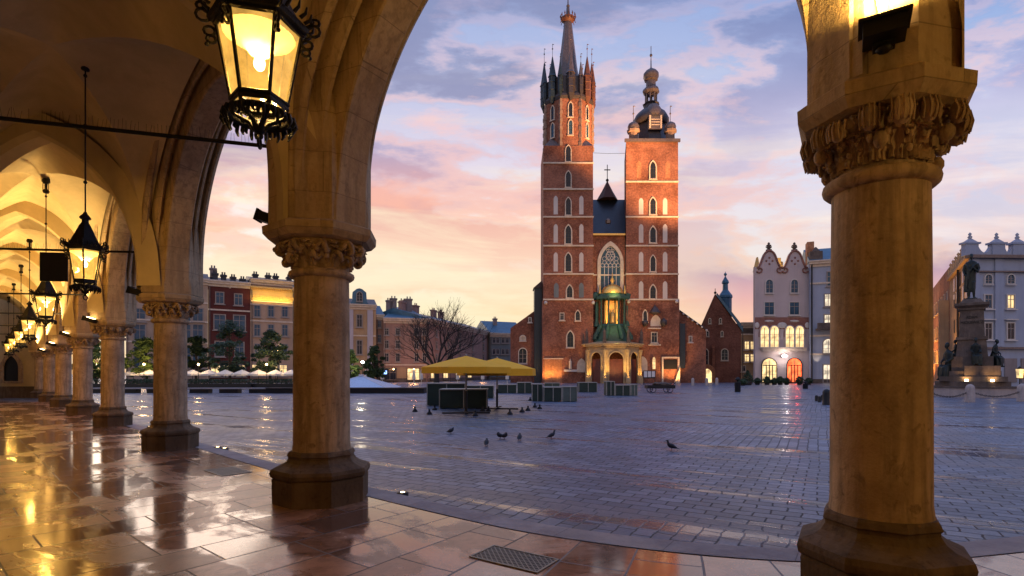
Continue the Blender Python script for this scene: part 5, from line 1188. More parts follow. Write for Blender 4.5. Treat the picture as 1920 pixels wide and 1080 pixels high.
b.build('shop_glazing_bars', M['framed'], t)
b = MB(); b.lathe([(.05, 0), (.05, .02)], 6, (U(1466), -.8, Zz(668))); b.box(U(1466) - .35, U(1466) + .35, -.75, -.35, Zz(669), Zz(667)); lp = b.build('wall_lamp', M['black'], t)
b = MB(); b.ball((U(1466), -.9, Zz(668)), .28, 8, (1.5, .5, .8)); b.build('lamp_lens', M['wlight'], lp)
light('wall_lamp_light', 'POINT', (U(1466), -1.6, Zz(668)), 170, (1, .85, .82), t, shadow_soft_size=.3, specular_factor=.15)
light('red_glow', 'SPOT', (U(1489), -1.0, 2.2), 500, (1, .06, .04), t, target=(U(1489), -12, 0), spot_size=R(70), spot_blend=.8, shadow_soft_size=.3)
F = Fac(1518.5, 85, 1715, 80)
ws = [(1557, 510, 536, 11, 'plain', 'glassb'), (1553, 551, 574, 12, 'plain', 'litw'), (1553, 590, 615, 13, 'plain', 'litw'), (1553, 636, 662, 17, 'round', 'litw'), (1551, 684, 718, 13, 'plain', 'litw'), (1580, 551, 574, 12, 'plain', 'litw'), (1580, 590, 615, 13, 'plain', 'glassb')] + [(x, y, y + 24, 12, 'plain', 'glassb') for x in (1610, 1640, 1670, 1698) for y in (510, 551, 590, 640)]
t, zt = house(F, 'town_house', 'white town house with bright windows, cut off by the right column', 490, 12, 'bluew', 'copper', 458, ws, strings=(532, 630, 664), group=GH)
b = MB(); b.box(-.1, .9, 2, 4, zt, F.at(1519, 448)[1]); b.build('party_wall_stack', M['brick3'], t); b = MB(); u = F.at(1531)[0]; b.box(u - .9, u + .9, .2, 2, zt, zt + 1.6); b.prism([(u - .6, .4), (u + .6, .4), (u + .6, 1.6), (u - .6, 1.6)], zt + 1.6, zt + 2.4, [(u - .1, .9), (u + .1, .9), (u + .1, 1.1), (u - .1, 1.1)]); b.build('dormer', M['granite'], t)
b = MB(); b.tube([(.25, -.2, 0), (.25, -.2, zt)], .1, 6); b.build('drainpipe', M['black'], t)
b = MB(); u = F.at(1548)[0]; b.box(u - 1.4, u + 1.8, -1.1, -.01, F.at(1548, 619)[1], F.at(1548, 616)[1]); b.box(u - 1.3, u + 1.7, -1.05, -.95, F.at(1548, 616)[1], F.at(1548, 606)[1]); b.build('balcony', M['granite'], t)
light('facade_uplight', 'SPOT', (F.at(1531)[0], -.6, 2.6), 160, (1, .72, .45), t, target=(F.at(1531)[0], -.1, 6), spot_size=R(60), spot_blend=.6, shadow_soft_size=.1)
# ---------------------------------------------------------------- big pale building on the far right
cX, cY = 51.4, 60.0
F = Fac(1817, 60, 2080, 60.5); A = F.at
t = F.root('corner_palace', 'large pale blue corner building with scrolled attic at the right edge', 'building')
zt = A(1817, 479)[1]
b = MB(); b.prism([(0, 0), (F.L, 0), (F.L + 8, 12), (9.6, 12)], -.2, zt); b.build('front_wall', M['bluew'], t)
b = MB(); b.box(-.4, F.L, -.55, -.01, zt - .35, zt + .0); b.build('cornice', M['lead'], t)
b = MB(); b.box(-.2, F.L, -.3, -.01, zt - 1.9, zt - 1.75); b.build('string_course', M['lead'], t)
b = MB(); b.box(-.1, F.L, -.35, -.01, A(1820, 655)[1], A(1820, 651)[1]); b.build('ledge', M['lead'], t)
for x in (1826, 1872, 1935, 1980):
    u = A(x)[0]; b = MB(); b.box(u - .5, u + .5, -.16, -.01, 4.6, zt - .36); b.build('pilaster', M['bluew'], t)
for x in (1852, 1894, 1950): 
    for (y0, y1, st, gl) in ((515, 532, 'round', 'glassb'), (553, 578, 'plain', 'glassb' if x != 1894 else 'lit'), (606, 636, 'hood', 'glass')):
        u, z1, D = A(x, y0); window(t, u, A(x, y1)[1], z1, 14 * D / FOC, st, gl, 'trimw')
for x in (1850, 1894, 1925, 1950): u, z1, D = A(x, 672); b = MB(); b.box(u - .7, u + .7, -.12, -.01, A(x, 700)[1] - 1, z1); b.build('shutter', M['plasterch'], t)
b = MB(); z0 = zt + .02
for i, x in enumerate((1823, 1873, 1912, 1960, 2010)):
    u = A(x)[0]; b.box(u - .75, u + .75, 0, .6, z0, z0 + 1.3); b.box(u - .95, u + .95, -.1, .7, z0 + 1.3, z0 + 1.5); b.prism([(u - .7, 0), (u + .7, 0), (u + .7, .6), (u - .7, .6)], z0 + 1.5, z0 + 1.95, [(u - .12, .2), (u + .12, .2), (u + .12, .4), (u - .12, .4)]); b.lathe([(.1, 0), (.24, .2), (.1, .4), (.18, .55), (.03, .75)], 8, (u, .3, z0 + 1.9))
    xn = (1873, 1912, 1960, 2010, 2060)[i]; un = A(xn)[0]; n = 12
    b.plate([(u + .75, z0)] + [(un - .75, z0)] + [(un - .75 - (un - u - 1.5) * k / n, z0 + .35 + .8 * abs(2 * k / n - 1) ** 2) for k in range(n + 1)], .1, .5)
b.build('attic', M['bluew'], t)
# receding side wall, lit from below
S = Fac(1817, 60, 1780.5, 74.9)
m4 = Matrix.Translation((0, 0, 0)); d2 = (S.P1 - S.P0); L2 = d2.length
t2 = t; bs = MB(); 
side = thing('side_house_front', 'cream side wall of the corner building glowing in lamplight, running back behind the statue', 'building', (S.P0.x + .05, S.P0.y + .05, 0), math.atan2(d2.y, d2.x))
side.name = 'side_building'
b = MB(); b.prism([(.25, 0), (.3, -.25), (L2, -3), (L2, 0)], -.2, zt); b.build('wall', M['ochre'], side)
b = MB(); 
for i in range(7): u = 1 + i * (L2 - 2) / 6; b.box(u - .3, u + .3, -.3, .3, zt, zt + 1.1); b.lathe([(.1, 0), (.25, .25), (.08, .5), (.18, .7), (.02, .95)], 8, (u, 0, zt + 1.1))
b.box(0, L2, -.2, .35, zt - .3, zt + .01); b.build('attic', M['ochre'], side)
b = MB()
for zz in (3.5, 6.9, 10.3, 12.4):
    for i in range(5): u = 1.8 + i * 2.7; b.box(u - .5, u + .5, .002, .06, zz, zz + 1.7)
b.build('windows_row', M['glass'], side).name = 'window_panes'
b = MB(); b.tube([(L2 * .45, .15, 0), (L2 * .45, .15, zt)], .12, 6); b.build('drainpipe', M['black'], side)
for u_, e in ((3, 500), (9, 500)): light('street_uplight', 'SPOT', (u_, 3.2, .5), e * 7, (1, .52, .16), side, target=(u_, 0, 9), spot_size=R(100), spot_blend=.8, shadow_soft_size=.2)
S = Fac(1780, 75.2, 1736, 106.0); d2 = S.P1 - S.P0; L2 = d2.length
bh_ = thing('brick_house', 'orange lit brick house receding behind the statue, with a dark pointed doorway', 'house', (S.P0.x, S.P0.y, 0), math.atan2(d2.y, d2.x))
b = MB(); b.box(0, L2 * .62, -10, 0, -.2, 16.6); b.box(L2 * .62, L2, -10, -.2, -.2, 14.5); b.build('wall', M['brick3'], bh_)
for i in range(8):
    for zz in (3.4, 7.2, 11.4):
        u = 2.0 + i * 3.5
        if u > L2 - 1: continue
        w_ = window(bh_, u, zz, zz + 1.9, 1.1, 'plain', 'glass', 'trim'); w_.location.y = .0 if u < L2 * .62 else -.2; w_.rotation_euler = (0, 0, PI)
b = MB(); b.plate(lancet(2.6, 0, 4.2, 8, cx=8, pt=.9), .01, .2); b.build('doorway', M['black'], bh_)
b = MB(); b.prism([(-.2, .5), (2.2, .5), (1.2, .1), (0, .1)][::-1], 0, .1); b.plate([(0, 0), (1.6, 0), (1.1, 12), (.4, 12)], .02, 1.1); b.build('buttress', M['ochre'], bh_)
for u_, e in ((4, 900), (13, 900), (22, 900)): light('street_uplight', 'SPOT', (u_, 4.0, .5), e * 6, (1, .45, .10), bh_, target=(u_, 0, 7), spot_size=R(110), spot_blend=.8, shadow_soft_size=.2)
# church floodlights (they stand on the square and on roofs round it)
def flood(x, y, z, tx, ty, tz_, e, size, col=(1, .50, .20)): light('church_floodlight', 'SPOT', (x, y, z), e, col, ch, target=(tx, ty, tz_), spot_size=R(size), spot_blend=.7, shadow_soft_size=.5)
flood(34, -22, 12, 18.3, 0, 38, 170000, 36); flood(30, -24, 12, 6, 1, 50, 170000, 30); flood(14, -24, 10, 11, 0, 17, 8000, 60)
flood(.2, -1.6, .3, .6, 0, 4, 900, 110, (1, .5, .12)); flood(2.2, -1.8, .3, 2.0, 0, 4, 500, 110, (1, .5, .12)); flood(xr1 - .4, -2.4, .3, xr1 - 1.2, 0, 4, 1300, 110, (1, .5, .14)); flood(19, -2.4, .3, 18.4, 0, 4, 120, 110, (1, .5, .14))
flood(pc, -4.4, LZ(645), pc, -1, LZ(560), 420, 100, (.75, 1, .35)); flood(pc, -2.6, LZ(557) + .3, pc, -.4, LZ(540), 450, 120, (1, .8, .3))
flood(pc, -2.5, 2.5, pc, .5, 3, 90, 130, (1, .5, .15)); flood(pc - 3.2, -1.6, 1.0, pc - 3, -.2, 3, 60, 130, (1, .6, .2)); flood(pc, -6.5, .3, pc, -3.5, LZ(650), 1100, 100, (1, .66, .24))
flood(pc, -.3, LZ(604), pc, .5, LZ(585), 16, 140, (1, .6, .2))
# ================================================================ TREES
def leafmat(name, c, c2):
    m, T = newmat(name); g_ = T.n('ShaderNodeNewGeometry').outputs['Random Per Island']
    co = T.n('ShaderNodeTexCoord').outputs['Object']
    col = T.mix(g_, c4(c), c4(c2)); col = T.mix(T.mapr(T.noise(co, 1.2, 3), .4, .65, 0, .5), col, c4([x * .5 for x in c]))
    pri(T, col, .6, spec=.3); return m
M['leafd'] = leafmat('dark_leaves', (.022, .045, .022), (.055, .085, .030))
M['leafg'] = leafmat('green_leaves', (.055, .10, .025), (.15, .20, .045))
def crown_mesh(name, seed, w_, h, mat, n=2600, ls=.28):
    rnd = random.Random(seed); b = MB(); clumps = []
    for i in range(60):
        t = rnd.random(); zz = h * (.02 + .93 * t); rr = w_ * max(.12, 1 - abs(t - .3) ** 1.3 * 1.35) * rnd.uniform(.1, 1.0); a = rnd.uniform(0, 2 * PI)
        clumps.append((rr * math.cos(a), rr * math.sin(a), zz, rnd.uniform(.3, .85) * w_ * .33))
    for i in range(n):
        cx_, cy_, cz_, cr = rnd.choice(clumps)
        while True:
            d = Vector((rnd.uniform(-1, 1), rnd.uniform(-1, 1), rnd.uniform(-1, 1)))
            if d.length < 1: break
        p = Vector((cx_, cy_, cz_)) + Vector((d.x, d.y, d.z * .7)) * cr
        u = Vector((rnd.gauss(0, 1), rnd.gauss(0, 1), rnd.gauss(0, .6))).normalized(); v = u.orthogonal().normalized(); s_ = ls * rnd.uniform(.5, 1.1)
        b.add([p - u * s_, p + v * s_ * .45, p + u * s_, p - v * s_ * .45], [(0, 1, 2, 3)])
    return b.mesh(name, mat), clumps
def branchy(b, p, d, L, r_, depth, rnd, droop=0):
    n = 4; pts = [p]; q = p.copy(); dd = d.copy()
    for i in range(n):
        dd = (dd + Vector((rnd.gauss(0, .13), rnd.gauss(0, .13), rnd.gauss(0, .08) + .04))).normalized(); q = q + dd * L / n; pts.append(q)
    b.tube(pts, [r_ * (1 - .45 * i / n) for i in range(n + 1)], 6 if depth < 3 else 3, cap=False)
    if depth >= 6 or r_ < .006: return
    for i in range(3 if depth < 4 else 3):
        k = rnd.choice((2, 3, 4)) if i else 4
        ax = Vector((rnd.gauss(0, 1), rnd.gauss(0, 1), rnd.gauss(0, .35))).normalized()
        nd = (dd + ax * rnd.uniform(.35, .75)).normalized()
        branchy(b, pts[k], nd, L * rnd.uniform(.62, .85), r_ * (.55 if i else .64), depth + 1, rnd)
def tree(label, px_, D, ytop, w_, mat, seed, ybase=.0, tz=.2):
    g0 = Vector(((px_ - 960) * D / FOC, D, 0)); H = CAMH + (700 - ytop) * D / FOC
    t = thing('tree', label, 'tree', g0, seed * 1.3, 'leafy trees before the town houses')
    cm, cl = crown_mesh('crown', seed, w_, H * (1 - tz), M[mat], 5200, .22); link('crown', cm, t, (0, 0, H * tz))
    b = MB(); rnd = random.Random(seed); b.tube([(0, 0, 0), (.05, .03, H * .2), (-.04, .05, H * .45), (0, 0, H * .8)], [.2, .16, .11, .03], 8)
    for cx_, cy_, cz_, cr in cl[:12]: b.tube([(0, 0, H * .3 + cz_ * .25), (cx_ * .6, cy_ * .6, H * tz + cz_ * .8), (cx_, cy_, H * tz + cz_)], [.07, .045, .015], 5)
    b.build('trunk', M['bark'], t); return t
tree('large dark tree in front of the dark red house', 431, 71, 598, 3.3, 'leafd', 1)
tree('dark tree in front of the house with the lit frieze', 507, 71, 618, 3.0, 'leafd', 2)
tree('dark tree between the third column and the dark red house', 368, 72, 626, 2.2, 'leafd', 3)
tree('lamplit green tree left of the third column', 275, 69, 632, 2.8, 'leafg', 4)
tree('pale green tree seen between the fourth and fifth columns', 180, 66, 640, 2.2, 'leafg', 5)
tree('yellow green tree lit by a street lamp, just right of the nearest full column', 656, 66, 655, 1.5, 'leafg', 6)
tree('dark tree left of the pink corner house', 701, 70, 648, 1.75, 'leafd', 7)
g0 = Vector(((818 - 960) * .066, 66, 0)); t = thing('bare_tree', 'large leafless tree spreading behind the yellow parasols', 'tree', g0)
b = MB(); rnd = random.Random(21); b.tube([(0, 0, 0), (.05, 0, 1.0), (0, .05, 2.1)], [.42, .33, .30], 10)
p0 = Vector((0, .05, 2.05)); b.build('trunk', M['bark'], t)
b = MB()
for a, el_, L, r_ in ((0, 80, 3.1, .2), (60, 50, 2.7, .16), (150, 42, 2.8, .17), (200, 55, 2.6, .15), (270, 58, 2.5, .14), (330, 40, 2.8, .16), (20, 30, 2.5, .12), (175, 28, 2.6, .12)):
    branchy(b, p0, Vector((math.cos(R(a)) * math.cos(R(el_)), math.sin(R(a)) * math.cos(R(el_)), math.sin(R(el_)))), L, r_, 1, rnd)
b.build('branches', M['bark'], t)
# ================================================================ CAFE ROW, LEFT
def parasol_meshes(n, Rd, za, zr, zv, mat, hub=.05):
    b = MB(); P = [(Rd * math.cos(2 * PI * i / n + PI / n), Rd * math.sin(2 * PI * i / n + PI / n)) for i in range(n)]
    vs = [(0, 0, za)] + [(x * .5, y * .5, za - (za - zr) * .47) for x, y in P] + [(x, y, zr) for x, y in P] + [(x * 1.005, y * 1.005, zv) for x, y in P]
    fs = []
    for i in range(n):
        j = (i + 1) % n; fs += [(0, 1 + i, 1 + j), (1 + i, 1 + n + i, 1 + n + j, 1 + j), (1 + n + i, 1 + 2 * n + i, 1 + 2 * n + j, 1 + n + j)]
    b.add(vs, fs, False); return b
cm_ = parasol_meshes(8, 1.22, 2.08, 1.52, 1.32, 'canvas').mesh('canopy', M['canvas'])
b = MB(); b.tube([(0, 0, 0), (0, 0, 2.1)], .035, 6); b.box(-.3, .3, -.3, .3, 0, .06); pm_ = b.mesh('pole', M['framed'])
CU = [(175, 'cafe parasol seen between the fifth and fourth columns'), (214, 'cafe parasol half hidden by the fourth column'), (250, 'cafe parasol just right of the fourth column'), (281, 'cafe parasol at the left edge of the third column'), (361, 'cafe parasol just right of the third column'), (392, 'second cafe parasol right of the third column'), (423, 'third cafe parasol right of the third column, before the dark red house'), (454, 'fourth cafe parasol right of the third column'), (485, 'fifth cafe parasol right of the third column, under the tree with lit windows'), (517, 'sixth cafe parasol right of the third column'), (546, 'cafe parasol at the left edge of the nearest full column')]
for i, (x, lb) in enumerate(CU):
    t = thing('cafe_parasol', 'cream ' + lb, 'parasol', ((x - 960) * .068, 68, 0), 0, 'open cream cafe parasols'); link('canopy', cm_, t); link('pole', pm_, t)
def hedge(label, xa, xb, D, h, dp=.7, seed=1):
    x0, x1 = (xa - 960) * D / FOC, (xb - 960) * D / FOC; t = thing('planter_hedge', label, 'hedge', (x0, D, 0), 0, 'planter hedges round the cafe terrace'); L = x1 - x0
    b = MB(); b.box(0, L, 0, dp, 0, h * .45); b.build('planter_box', M['black'], t)
    b = MB(); rnd = random.Random(seed)
    for i in range(int(L * 90)):
        p = Vector((rnd.uniform(0, L), rnd.uniform(0, dp), h * .4 + rnd.random() ** .7 * h * .6)); u = Vector((rnd.gauss(0, 1), rnd.gauss(0, 1), rnd.gauss(0, 1))).normalized(); v = u.orthogonal().normalized(); s_ = .10
        b.add([p - u * s_, p + v * s_ * .6, p + u * s_, p - v * s_ * .6], [(0, 1, 2, 3)])
    b.build('foliage', M['leafd'], t)
hedge('dark planter hedge between the fourth and third columns', 168, 292, 60, .95, seed=1); hedge('dark planter hedge right of the third column', 352, 470, 60, .95, seed=2); hedge('dark planter hedge ending at the nearest full column', 472, 556, 60.5, .95, seed=3)
for i, (xa, xb, lb) in enumerate(((160, 345, 'pale topped low stone bench behind the fourth and third columns'), (352, 500, 'pale topped low stone bench right of the third column'))):
    D = 43; t = thing('stone_bench', lb, 'bench', ((xa - 960) * .043, D, 0), 0, 'long low stone benches'); L = (xb - xa) * .043
    b = MB(); b.box(0, L, 0, .8, .33, .42); b.build('seat', M['pale_granite'], t)
    q = 0
    while q < L - 1: b = MB(); b.box(q + .1, q + 1.6, .06, .7, 0, .328); b.build('support', M['black'], t); q += 2.4
for x, d_, e in ((180, 66, 160), (270, 66.5, 200), (372, 67, 70), (500, 67, 150), (520, 73, 260), (560, 70, 160)):
    t = thing('street_lamp', {180: 'cafe lamp glowing under the trees between the far columns', 270: 'cafe lamp glowing beside the lamplit green tree', 372: 'dim cafe lamp just right of the third column', 500: 'cafe lamp among the parasols before the lit frieze house', 520: 'tall lamp glowing through the tree before the lit frieze house', 560: 'cafe lamp hidden at the edge of the nearest full column'}[x], 'lamp', ((x - 960) * d_ / FOC, d_, 0), 0, 'lamps on the terrace')
    hh = 2.6 if d_ < 70 else 4.6
    b = MB(); b.tube([(0, 0, 0), (0, 0, hh)], [.05, .03], 6); b.build('post', M['black'], t); b = MB(); b.ball((0, 0, hh + .12), .13, 8); b.build('globe', M['flood'], t)
    light('lamp_light', 'POINT', (0, -.1, hh + .35), e * 2, (1, .64, .28), t, shadow_soft_size=.3, specular_factor=.2)
t = thing('street_lamp', 'white street lamp shining between the lamplit tree and the dark tree', 'lamp', ((680 - 960) * .064, 64, 0), 0, 'lamps on the terrace')
b = MB(); b.tube([(0, 0, 0), (0, 0, 2.8)], [.06, .035], 6); b.build('post', M['black'], t); b = MB(); b.ball((0, 0, 2.95), .16, 8, (1.3, 1, .8)); b.build('globe', M['wlight'], t)
light('lamp_light', 'POINT', (-.1, -.5, 3.1), 260, (1, .86, .6), t, shadow_soft_size=.3, specular_factor=.2)
# closed parasols and warm lights in front of the corner house
b = MB(); b.lathe([(.05, 0), (.05, .7), (.26, .75), (.24, 1.2), (.12, 1.9), (.04, 2.15)], 8, smooth=False); cp_ = b.mesh('folded_canopy', M['canvas'])
for i, (x, lb) in enumerate(((686, 'leftmost, beside the glass fountain roof'), (717, 'beside the blue sign'), (776, 'in front of the red lit shopfront'), (790, 'just left of the front yellow parasol'), (819, 'below the left edge of the front yellow parasol'), (858, 'left of the front parasol pole'), (905, 'between the two parasol poles'), (951, 'below the rear yellow parasol'))):
    t = thing('folded_parasol', 'folded cream parasol ' + lb, 'parasol', ((x - 960) * .076, 76, 0), 0, 'folded cafe parasols before the corner house'); link('folded_canopy', cp_, t); b = MB(); b.tube([(0, 0, 0), (0, 0, 2.3)], .03, 5); b.build('pole', M['framed'], t)
for x, d_, e, lb in ((738, 92, 120, 'left end of the corner house shopfront'), (776, 90, 420, 'middle of the corner house shopfront'), (845, 96, 240, 'behind the bare tree trunk'), (905, 100, 320, 'behind the two parasol poles')):
    t = thing('street_lamp', 'warm terrace lamp by the ' + lb if 'behind' not in lb else 'warm terrace lamp ' + lb, 'lamp', ((x - 960) * d_ / FOC, d_, 0), 0, 'lamps on the terrace'); b = MB(); b.tube([(0, 0, 0), (0, 0, 2.2)], .04, 6); b.build('post', M['black'], t); b = MB(); b.ball((0, 0, 2.3), .12, 6); b.build('globe', M['flood'], t)
    light('lamp_light', 'POINT', (0, -.2, 2.5), e, (1, .42, .16), t, shadow_soft_size=.3, specular_factor=.2)
t = thing('light_sign', 'small glowing blue sign by the dark tree', 'sign', ((722 - 960) * .07, 70, 0)); b = MB(); b.box(-.04, .04, 0, .08, 0, 1.5); b.build('post', M['black'], t); b = MB(); b.box(-.22, .22, -.03, .05, 1.5, 1.95); M['bluesign'] = emis('blue_sign_light', (.25, .45, 1), 3, False); b.build('panel', M['bluesign'], t)
# ================================================================ FOUNTAIN
t = thing('glass_fountain', 'low glass pyramid roof of the fountain beside the nearest full column', 'fountain', ((676 - 960) * .048, 48, 0))
b = MB(); b.add([(-3.0, -2.6, .30), (3.0, -2.6, .30), (3.0, 3.2, .30), (-3.0, 3.2, .30), (0, .2, 1.38)], [(0, 1, 4), (1, 2, 4), (2, 3, 4), (3, 0, 4)]); b.build('pyramid', M['gtent'], t)
b = MB()
for x, y in ((-3, -2.6), (3, -2.6), (3, 3.2), (-3, 3.2)): b.tube([(x, y, .31), (0, .2, 1.40)], .03, 5)
b.box(-.18, .18, .02, .38, 1.36, 1.5); b.build('ribs', M['white'], t)
b = MB(); b.box(-6, 6.6, -5.5, -4.9, 0, .40); b.box(6.0, 6.6, -4.89, 4, 0, .40); b.build('basin_wall', M['black'], t); b = MB(); b.box(-6, 6.7, -5.6, -4.8, .402, .46); b.build('basin_rim', M['granite'], t)
# ================================================================ MARKET STALLS
def stall(label, D, boxes):
    x0 = (boxes[0][0] - 960) * D / FOC; t = thing('market_stall', label, 'stall', (x0, D, 0), 0, 'dark green market stalls'); 
    for (xa, xb, yt, dy, mt, dp) in boxes:
        Dd = D + dy; ua, ub = (xa - 960) * Dd / FOC - x0, (xb - 960) * Dd / FOC - x0; h = CAMH - (yt - 700) * Dd / FOC
        b = MB(); e = .03; b.box(ua + e, ub - e, dy + e, dy + dp, .03, h - e); o = b.build('panel', M[mt], t)
        b = MB()
        for q in (ua, ub - .05, (ua + ub) / 2): b.box(q, q + .045, dy - .012, dy + e - .002, 0, h)
        b.box(ua, ub, dy - .016, dy + dp, h - .035, h + .01); b.build('edge_strip', M['alum'], t)
    return t
stall('nearest dark green market stall under the front yellow parasol', 24.2, [(823, 913.5, 730, 0, 'green', 1.4), (800, 873, 718.8, 2.0, 'green', 1.2), (874, 926, 723, 10, 'green', 1.5)])
stall('low dark green market stall behind the rear yellow parasol pole', 42.7, [(933, 969, 721, 0, 'green', 1.4), (969.5, 998, 717, 0, 'green', 1.4)])
stall('market stall with a pale right panel, right of the yellow parasols', 30, [(997, 1018, 720, .3, 'green', 1.3), (1019, 1054, 726, 0, 'green', 1.3), (1054.5, 1083, 725, 0, 'greenl', 1.3), (1020, 1050, 718, 2, 'greenl', .5)])
stall('small market stall against the left of the church porch', 45, [(1085, 1120, 717, 0, 'green', 1.3)])
stall('market stall in front of the church porch doors', 38, [(1137, 1153, 715, 0, 'green', 1.2), (1153.5, 1182, 722, 0, 'green', 1.2), (1182.5, 1196, 721, 0, 'greenl', 1.2)])
t = thing('display_board', 'three white posters on a dark board right of the church porch', 'board', ((1206 - 960) * .075, 75, 0)); b = MB(); b.box(0, 1.75, 0, .08, .9, 2.0); b.box(0.05, .13, 0, .08, 0, .9); b.box(1.6, 1.68, 0, .08, 0, .9); b.build('frame', M['black'], t)
for i in range(3): b = MB(); b.box(.1 + i * .55, .55 + i * .55, -.02, -.002, 1.05 + .02 * i, 1.9); b.build('poster', M['white'], t)
t = thing('handcart', 'dark low handcart loaded with covered goods by the right tower', 'cart', ((1214 - 960) * .044, 44, 0)); b = MB(); b.box(0, 2.3, 0, 1.0, .35, .62); b.tube([(2.2, .5, .6), (2.6, .5, .95)], .03, 5); b.build('bed', M['black'], t)
b = MB(); rnd = random.Random(3)
for i in range(14): b.ball((rnd.uniform(.3, 2.1), rnd.uniform(.2, .8), .66 + rnd.uniform(0, .1)), rnd.uniform(.12, .22), 7, (1.3, 1, .7))
b.build('covered_goods', M['granite'], t)
for x in (.45, 1.85):
    b = MB()
    for y in (-.03, 1.03): b.tube([(x + .24 * math.cos(q * PI / 8), y, .26 + .24 * math.sin(q * PI / 8)) for q in range(16)], .03, 5, closed=True)
    b.box(x - .02, x + .02, -.03, 1.03, .24, .28); b.build('wheel', M['black'], t)
# ================================================================ YELLOW PARASOLS
def yparasol(label, x, D, Rd, za, zr, zv, rz):
    t = thing('yellow_parasol', label, 'parasol', ((x - 960) * D / FOC, D, 0), rz, 'yellow parasols on the square')
    b = parasol_meshes(8, Rd, za, zr, zv, 'yellow'); b.build('canopy', M['yellow'], t)
    b = MB(); b.ball((0, 0, za + .02), .045, 8); b.tube([(0, 0, .85), (0, 0, za)], .034, 8)
    for i in range(8): a = 2 * PI * i / 8 + PI / 8; b.tube([(0, 0, za - .06), (Rd * .96 * math.cos(a), Rd * .96 * math.sin(a), zr - .02)], .014, 4); b.tube([(0, 0, zr - .1), (Rd * .5 * math.cos(a), Rd * .5 * math.sin(a), (za + zr) / 2 - .05)], .011, 4)
    b.build('ribs', M['alum'], t)
    b = MB(); b.tube([(0, 0, 0), (0, 0, .9)], .05, 8); b.box(-.95, .95, -.06, .06, 0, .05); b.box(-.06, .06, -.95, .95, .052, .095); b.build('stand', M['black'], t)
yparasol('front yellow parasol, the larger looking one on the left', 874, 21.3, 1.86, 2.30, 1.84, 1.60, R(6))
yparasol('rear yellow parasol, partly behind the front one', 932, 23.9, 1.80, 2.29, 1.80, 1.50, R(-8))
b = MB(); b.lathe([(.10, 0), (.105, .02), (.05, .09), (.028, .11), (.028, .13), (.038, .15), (.03, .175), (.008, .185)], 12); cone_ = b.mesh('cone_marker', M['black'])
CN = [(778, 772, 'farthest left of the row, left of the front parasol foot'), (805, 777, 'second from the left, in front of the stall corner'), (815, 769, 'close under the corner of the nearest stall'), (891, 780, 'nearest to us, right of the front parasol pole'), (905, 771, 'left one of two touching the stall right end'), (916, 771, 'right one of two touching the stall right end'), (956, 777, 'right of the rear parasol foot'), (979, 773, 'fourth from the right end of the row'), (990, 770, 'third from the right end of the row'), (1003, 764, 'second from the right end of the row'), (1012, 767, 'last at the right end of the row'), (994, 751, 'farthest back, left of the pale panelled stall')]
for x, y, lb in CN:
    o = link('cone_marker', cone_, None, gp(x, y)); o.scale = (1.15,) * 3; tag(o, 'small black cone marker ' + lb, 'cone', 'small black cone markers on the paving')
# ================================================================ PIGEONS
def pigeon(label, x, y, rz, pose='stand', s_=1.0):
    g0 = gp(x, y); t = thing('pigeon', label, 'pigeon', g0, rz, 'pigeons on the square'); t.scale = (s_ * .75,) * 3
    # local +x is forward
    def sec(px_, pz, tilt, rx, ry): return ((px_, 0, pz), (0, 1, 0), (-math.sin(tilt), 0, math.cos(tilt)), ry, rx)
    if pose == 'stand': S_ = [(-.215, .085, .5, .006, .022), (-.15, .105, .5, .012, .036), (-.09, .125, .5, .038, .05), (-.03, .15, .55, .062, .062), (.03, .175, .6, .066, .064), (.07, .205, .9, .05, .052), (.085, .24, 1.3, .031, .033), (.09, .27, 1.4, .026, .027), (.10, .295, .9, .029, .028), (.118, .305, .3, .024, .023), (.137, .303, .1, .010, .010)]
    elif pose == 'preen': S_ = [(-.20, .10, .2, .006, .022), (-.14, .11, .2, .014, .036), (-.08, .125, .2, .042, .052), (-.02, .14, .2, .064, .064), (.045, .15, .3, .068, .064), (.085, .175, .9, .05, .052), (.095, .215, 1.4, .034, .036), (.075, .24, 2.2, .03, .03), (.05, .235, 2.9, .028, .027), (.03, .222, 3.2, .018, .018), (.02, .215, 3.2, .008, .008)]
    else: S_ = [(-.17, .075, .3, .006, .03), (-.12, .085, .3, .02, .05), (-.06, .11, .3, .056, .066), (0, .13, .3, .07, .074), (.05, .15, .5, .062, .066), (.075, .18, .9, .044, .046), (.08, .205, 1.0, .032, .033), (.092, .222, .6, .026, .026), (.115, .22, .2, .012, .012)]
    b = MB(); b.loft([sec(a, z_ - .02, tl, rx, ry) for a, z_, tl, rx, ry in S_], 12)
    b.build('body', M['pigeon'], t)
    b = MB()
    for q in (-1, 1):
        b.tube([(-.01, q * .025, .10), (0, q * .028, .055), (.008, q * .028, .008)], [.012, .006, .005], 5)
        for a in (-.5, 0, .5, PI): b.tube([(.008, q * .028, .006), (.008 + .03 * math.cos(a), q * .028 + .03 * math.sin(a), .004)], .0035, 4)
    b.build('legs', M['door'], t).name = 'leg_pair'
    bx_ = S_[-1]; b = MB(); b.lathe([(.007, 0), (.0045, .012), (.001, .024)], 6); o = b.build('beak', M['black'], t, (bx_[0], 0, bx_[1] - .02)); o.rotation_euler = (0, R(100), 0) if pose != 'preen' else (0, R(-130), 0)
    return t
pigeon('pigeon standing alone at the left of the flock', 845, 813, R(10), 'squat')
pigeon('pigeon seen from behind, closest to the arcade in the flock', 912, 836, R(85), 'squat')
pigeon('preening pigeon, left one of the touching pair', 938, 823, R(200), 'preen', .95)
pigeon('preening pigeon, right one of the touching pair', 945, 823.5, R(-20), 'preen', .95)
pigeon('upright pigeon just right of the touching pair', 974, 826, R(80), 'squat', 1.05)
pigeon('pigeon standing sideways, facing right, right of the flock', 1034, 824, R(20), 'stand')
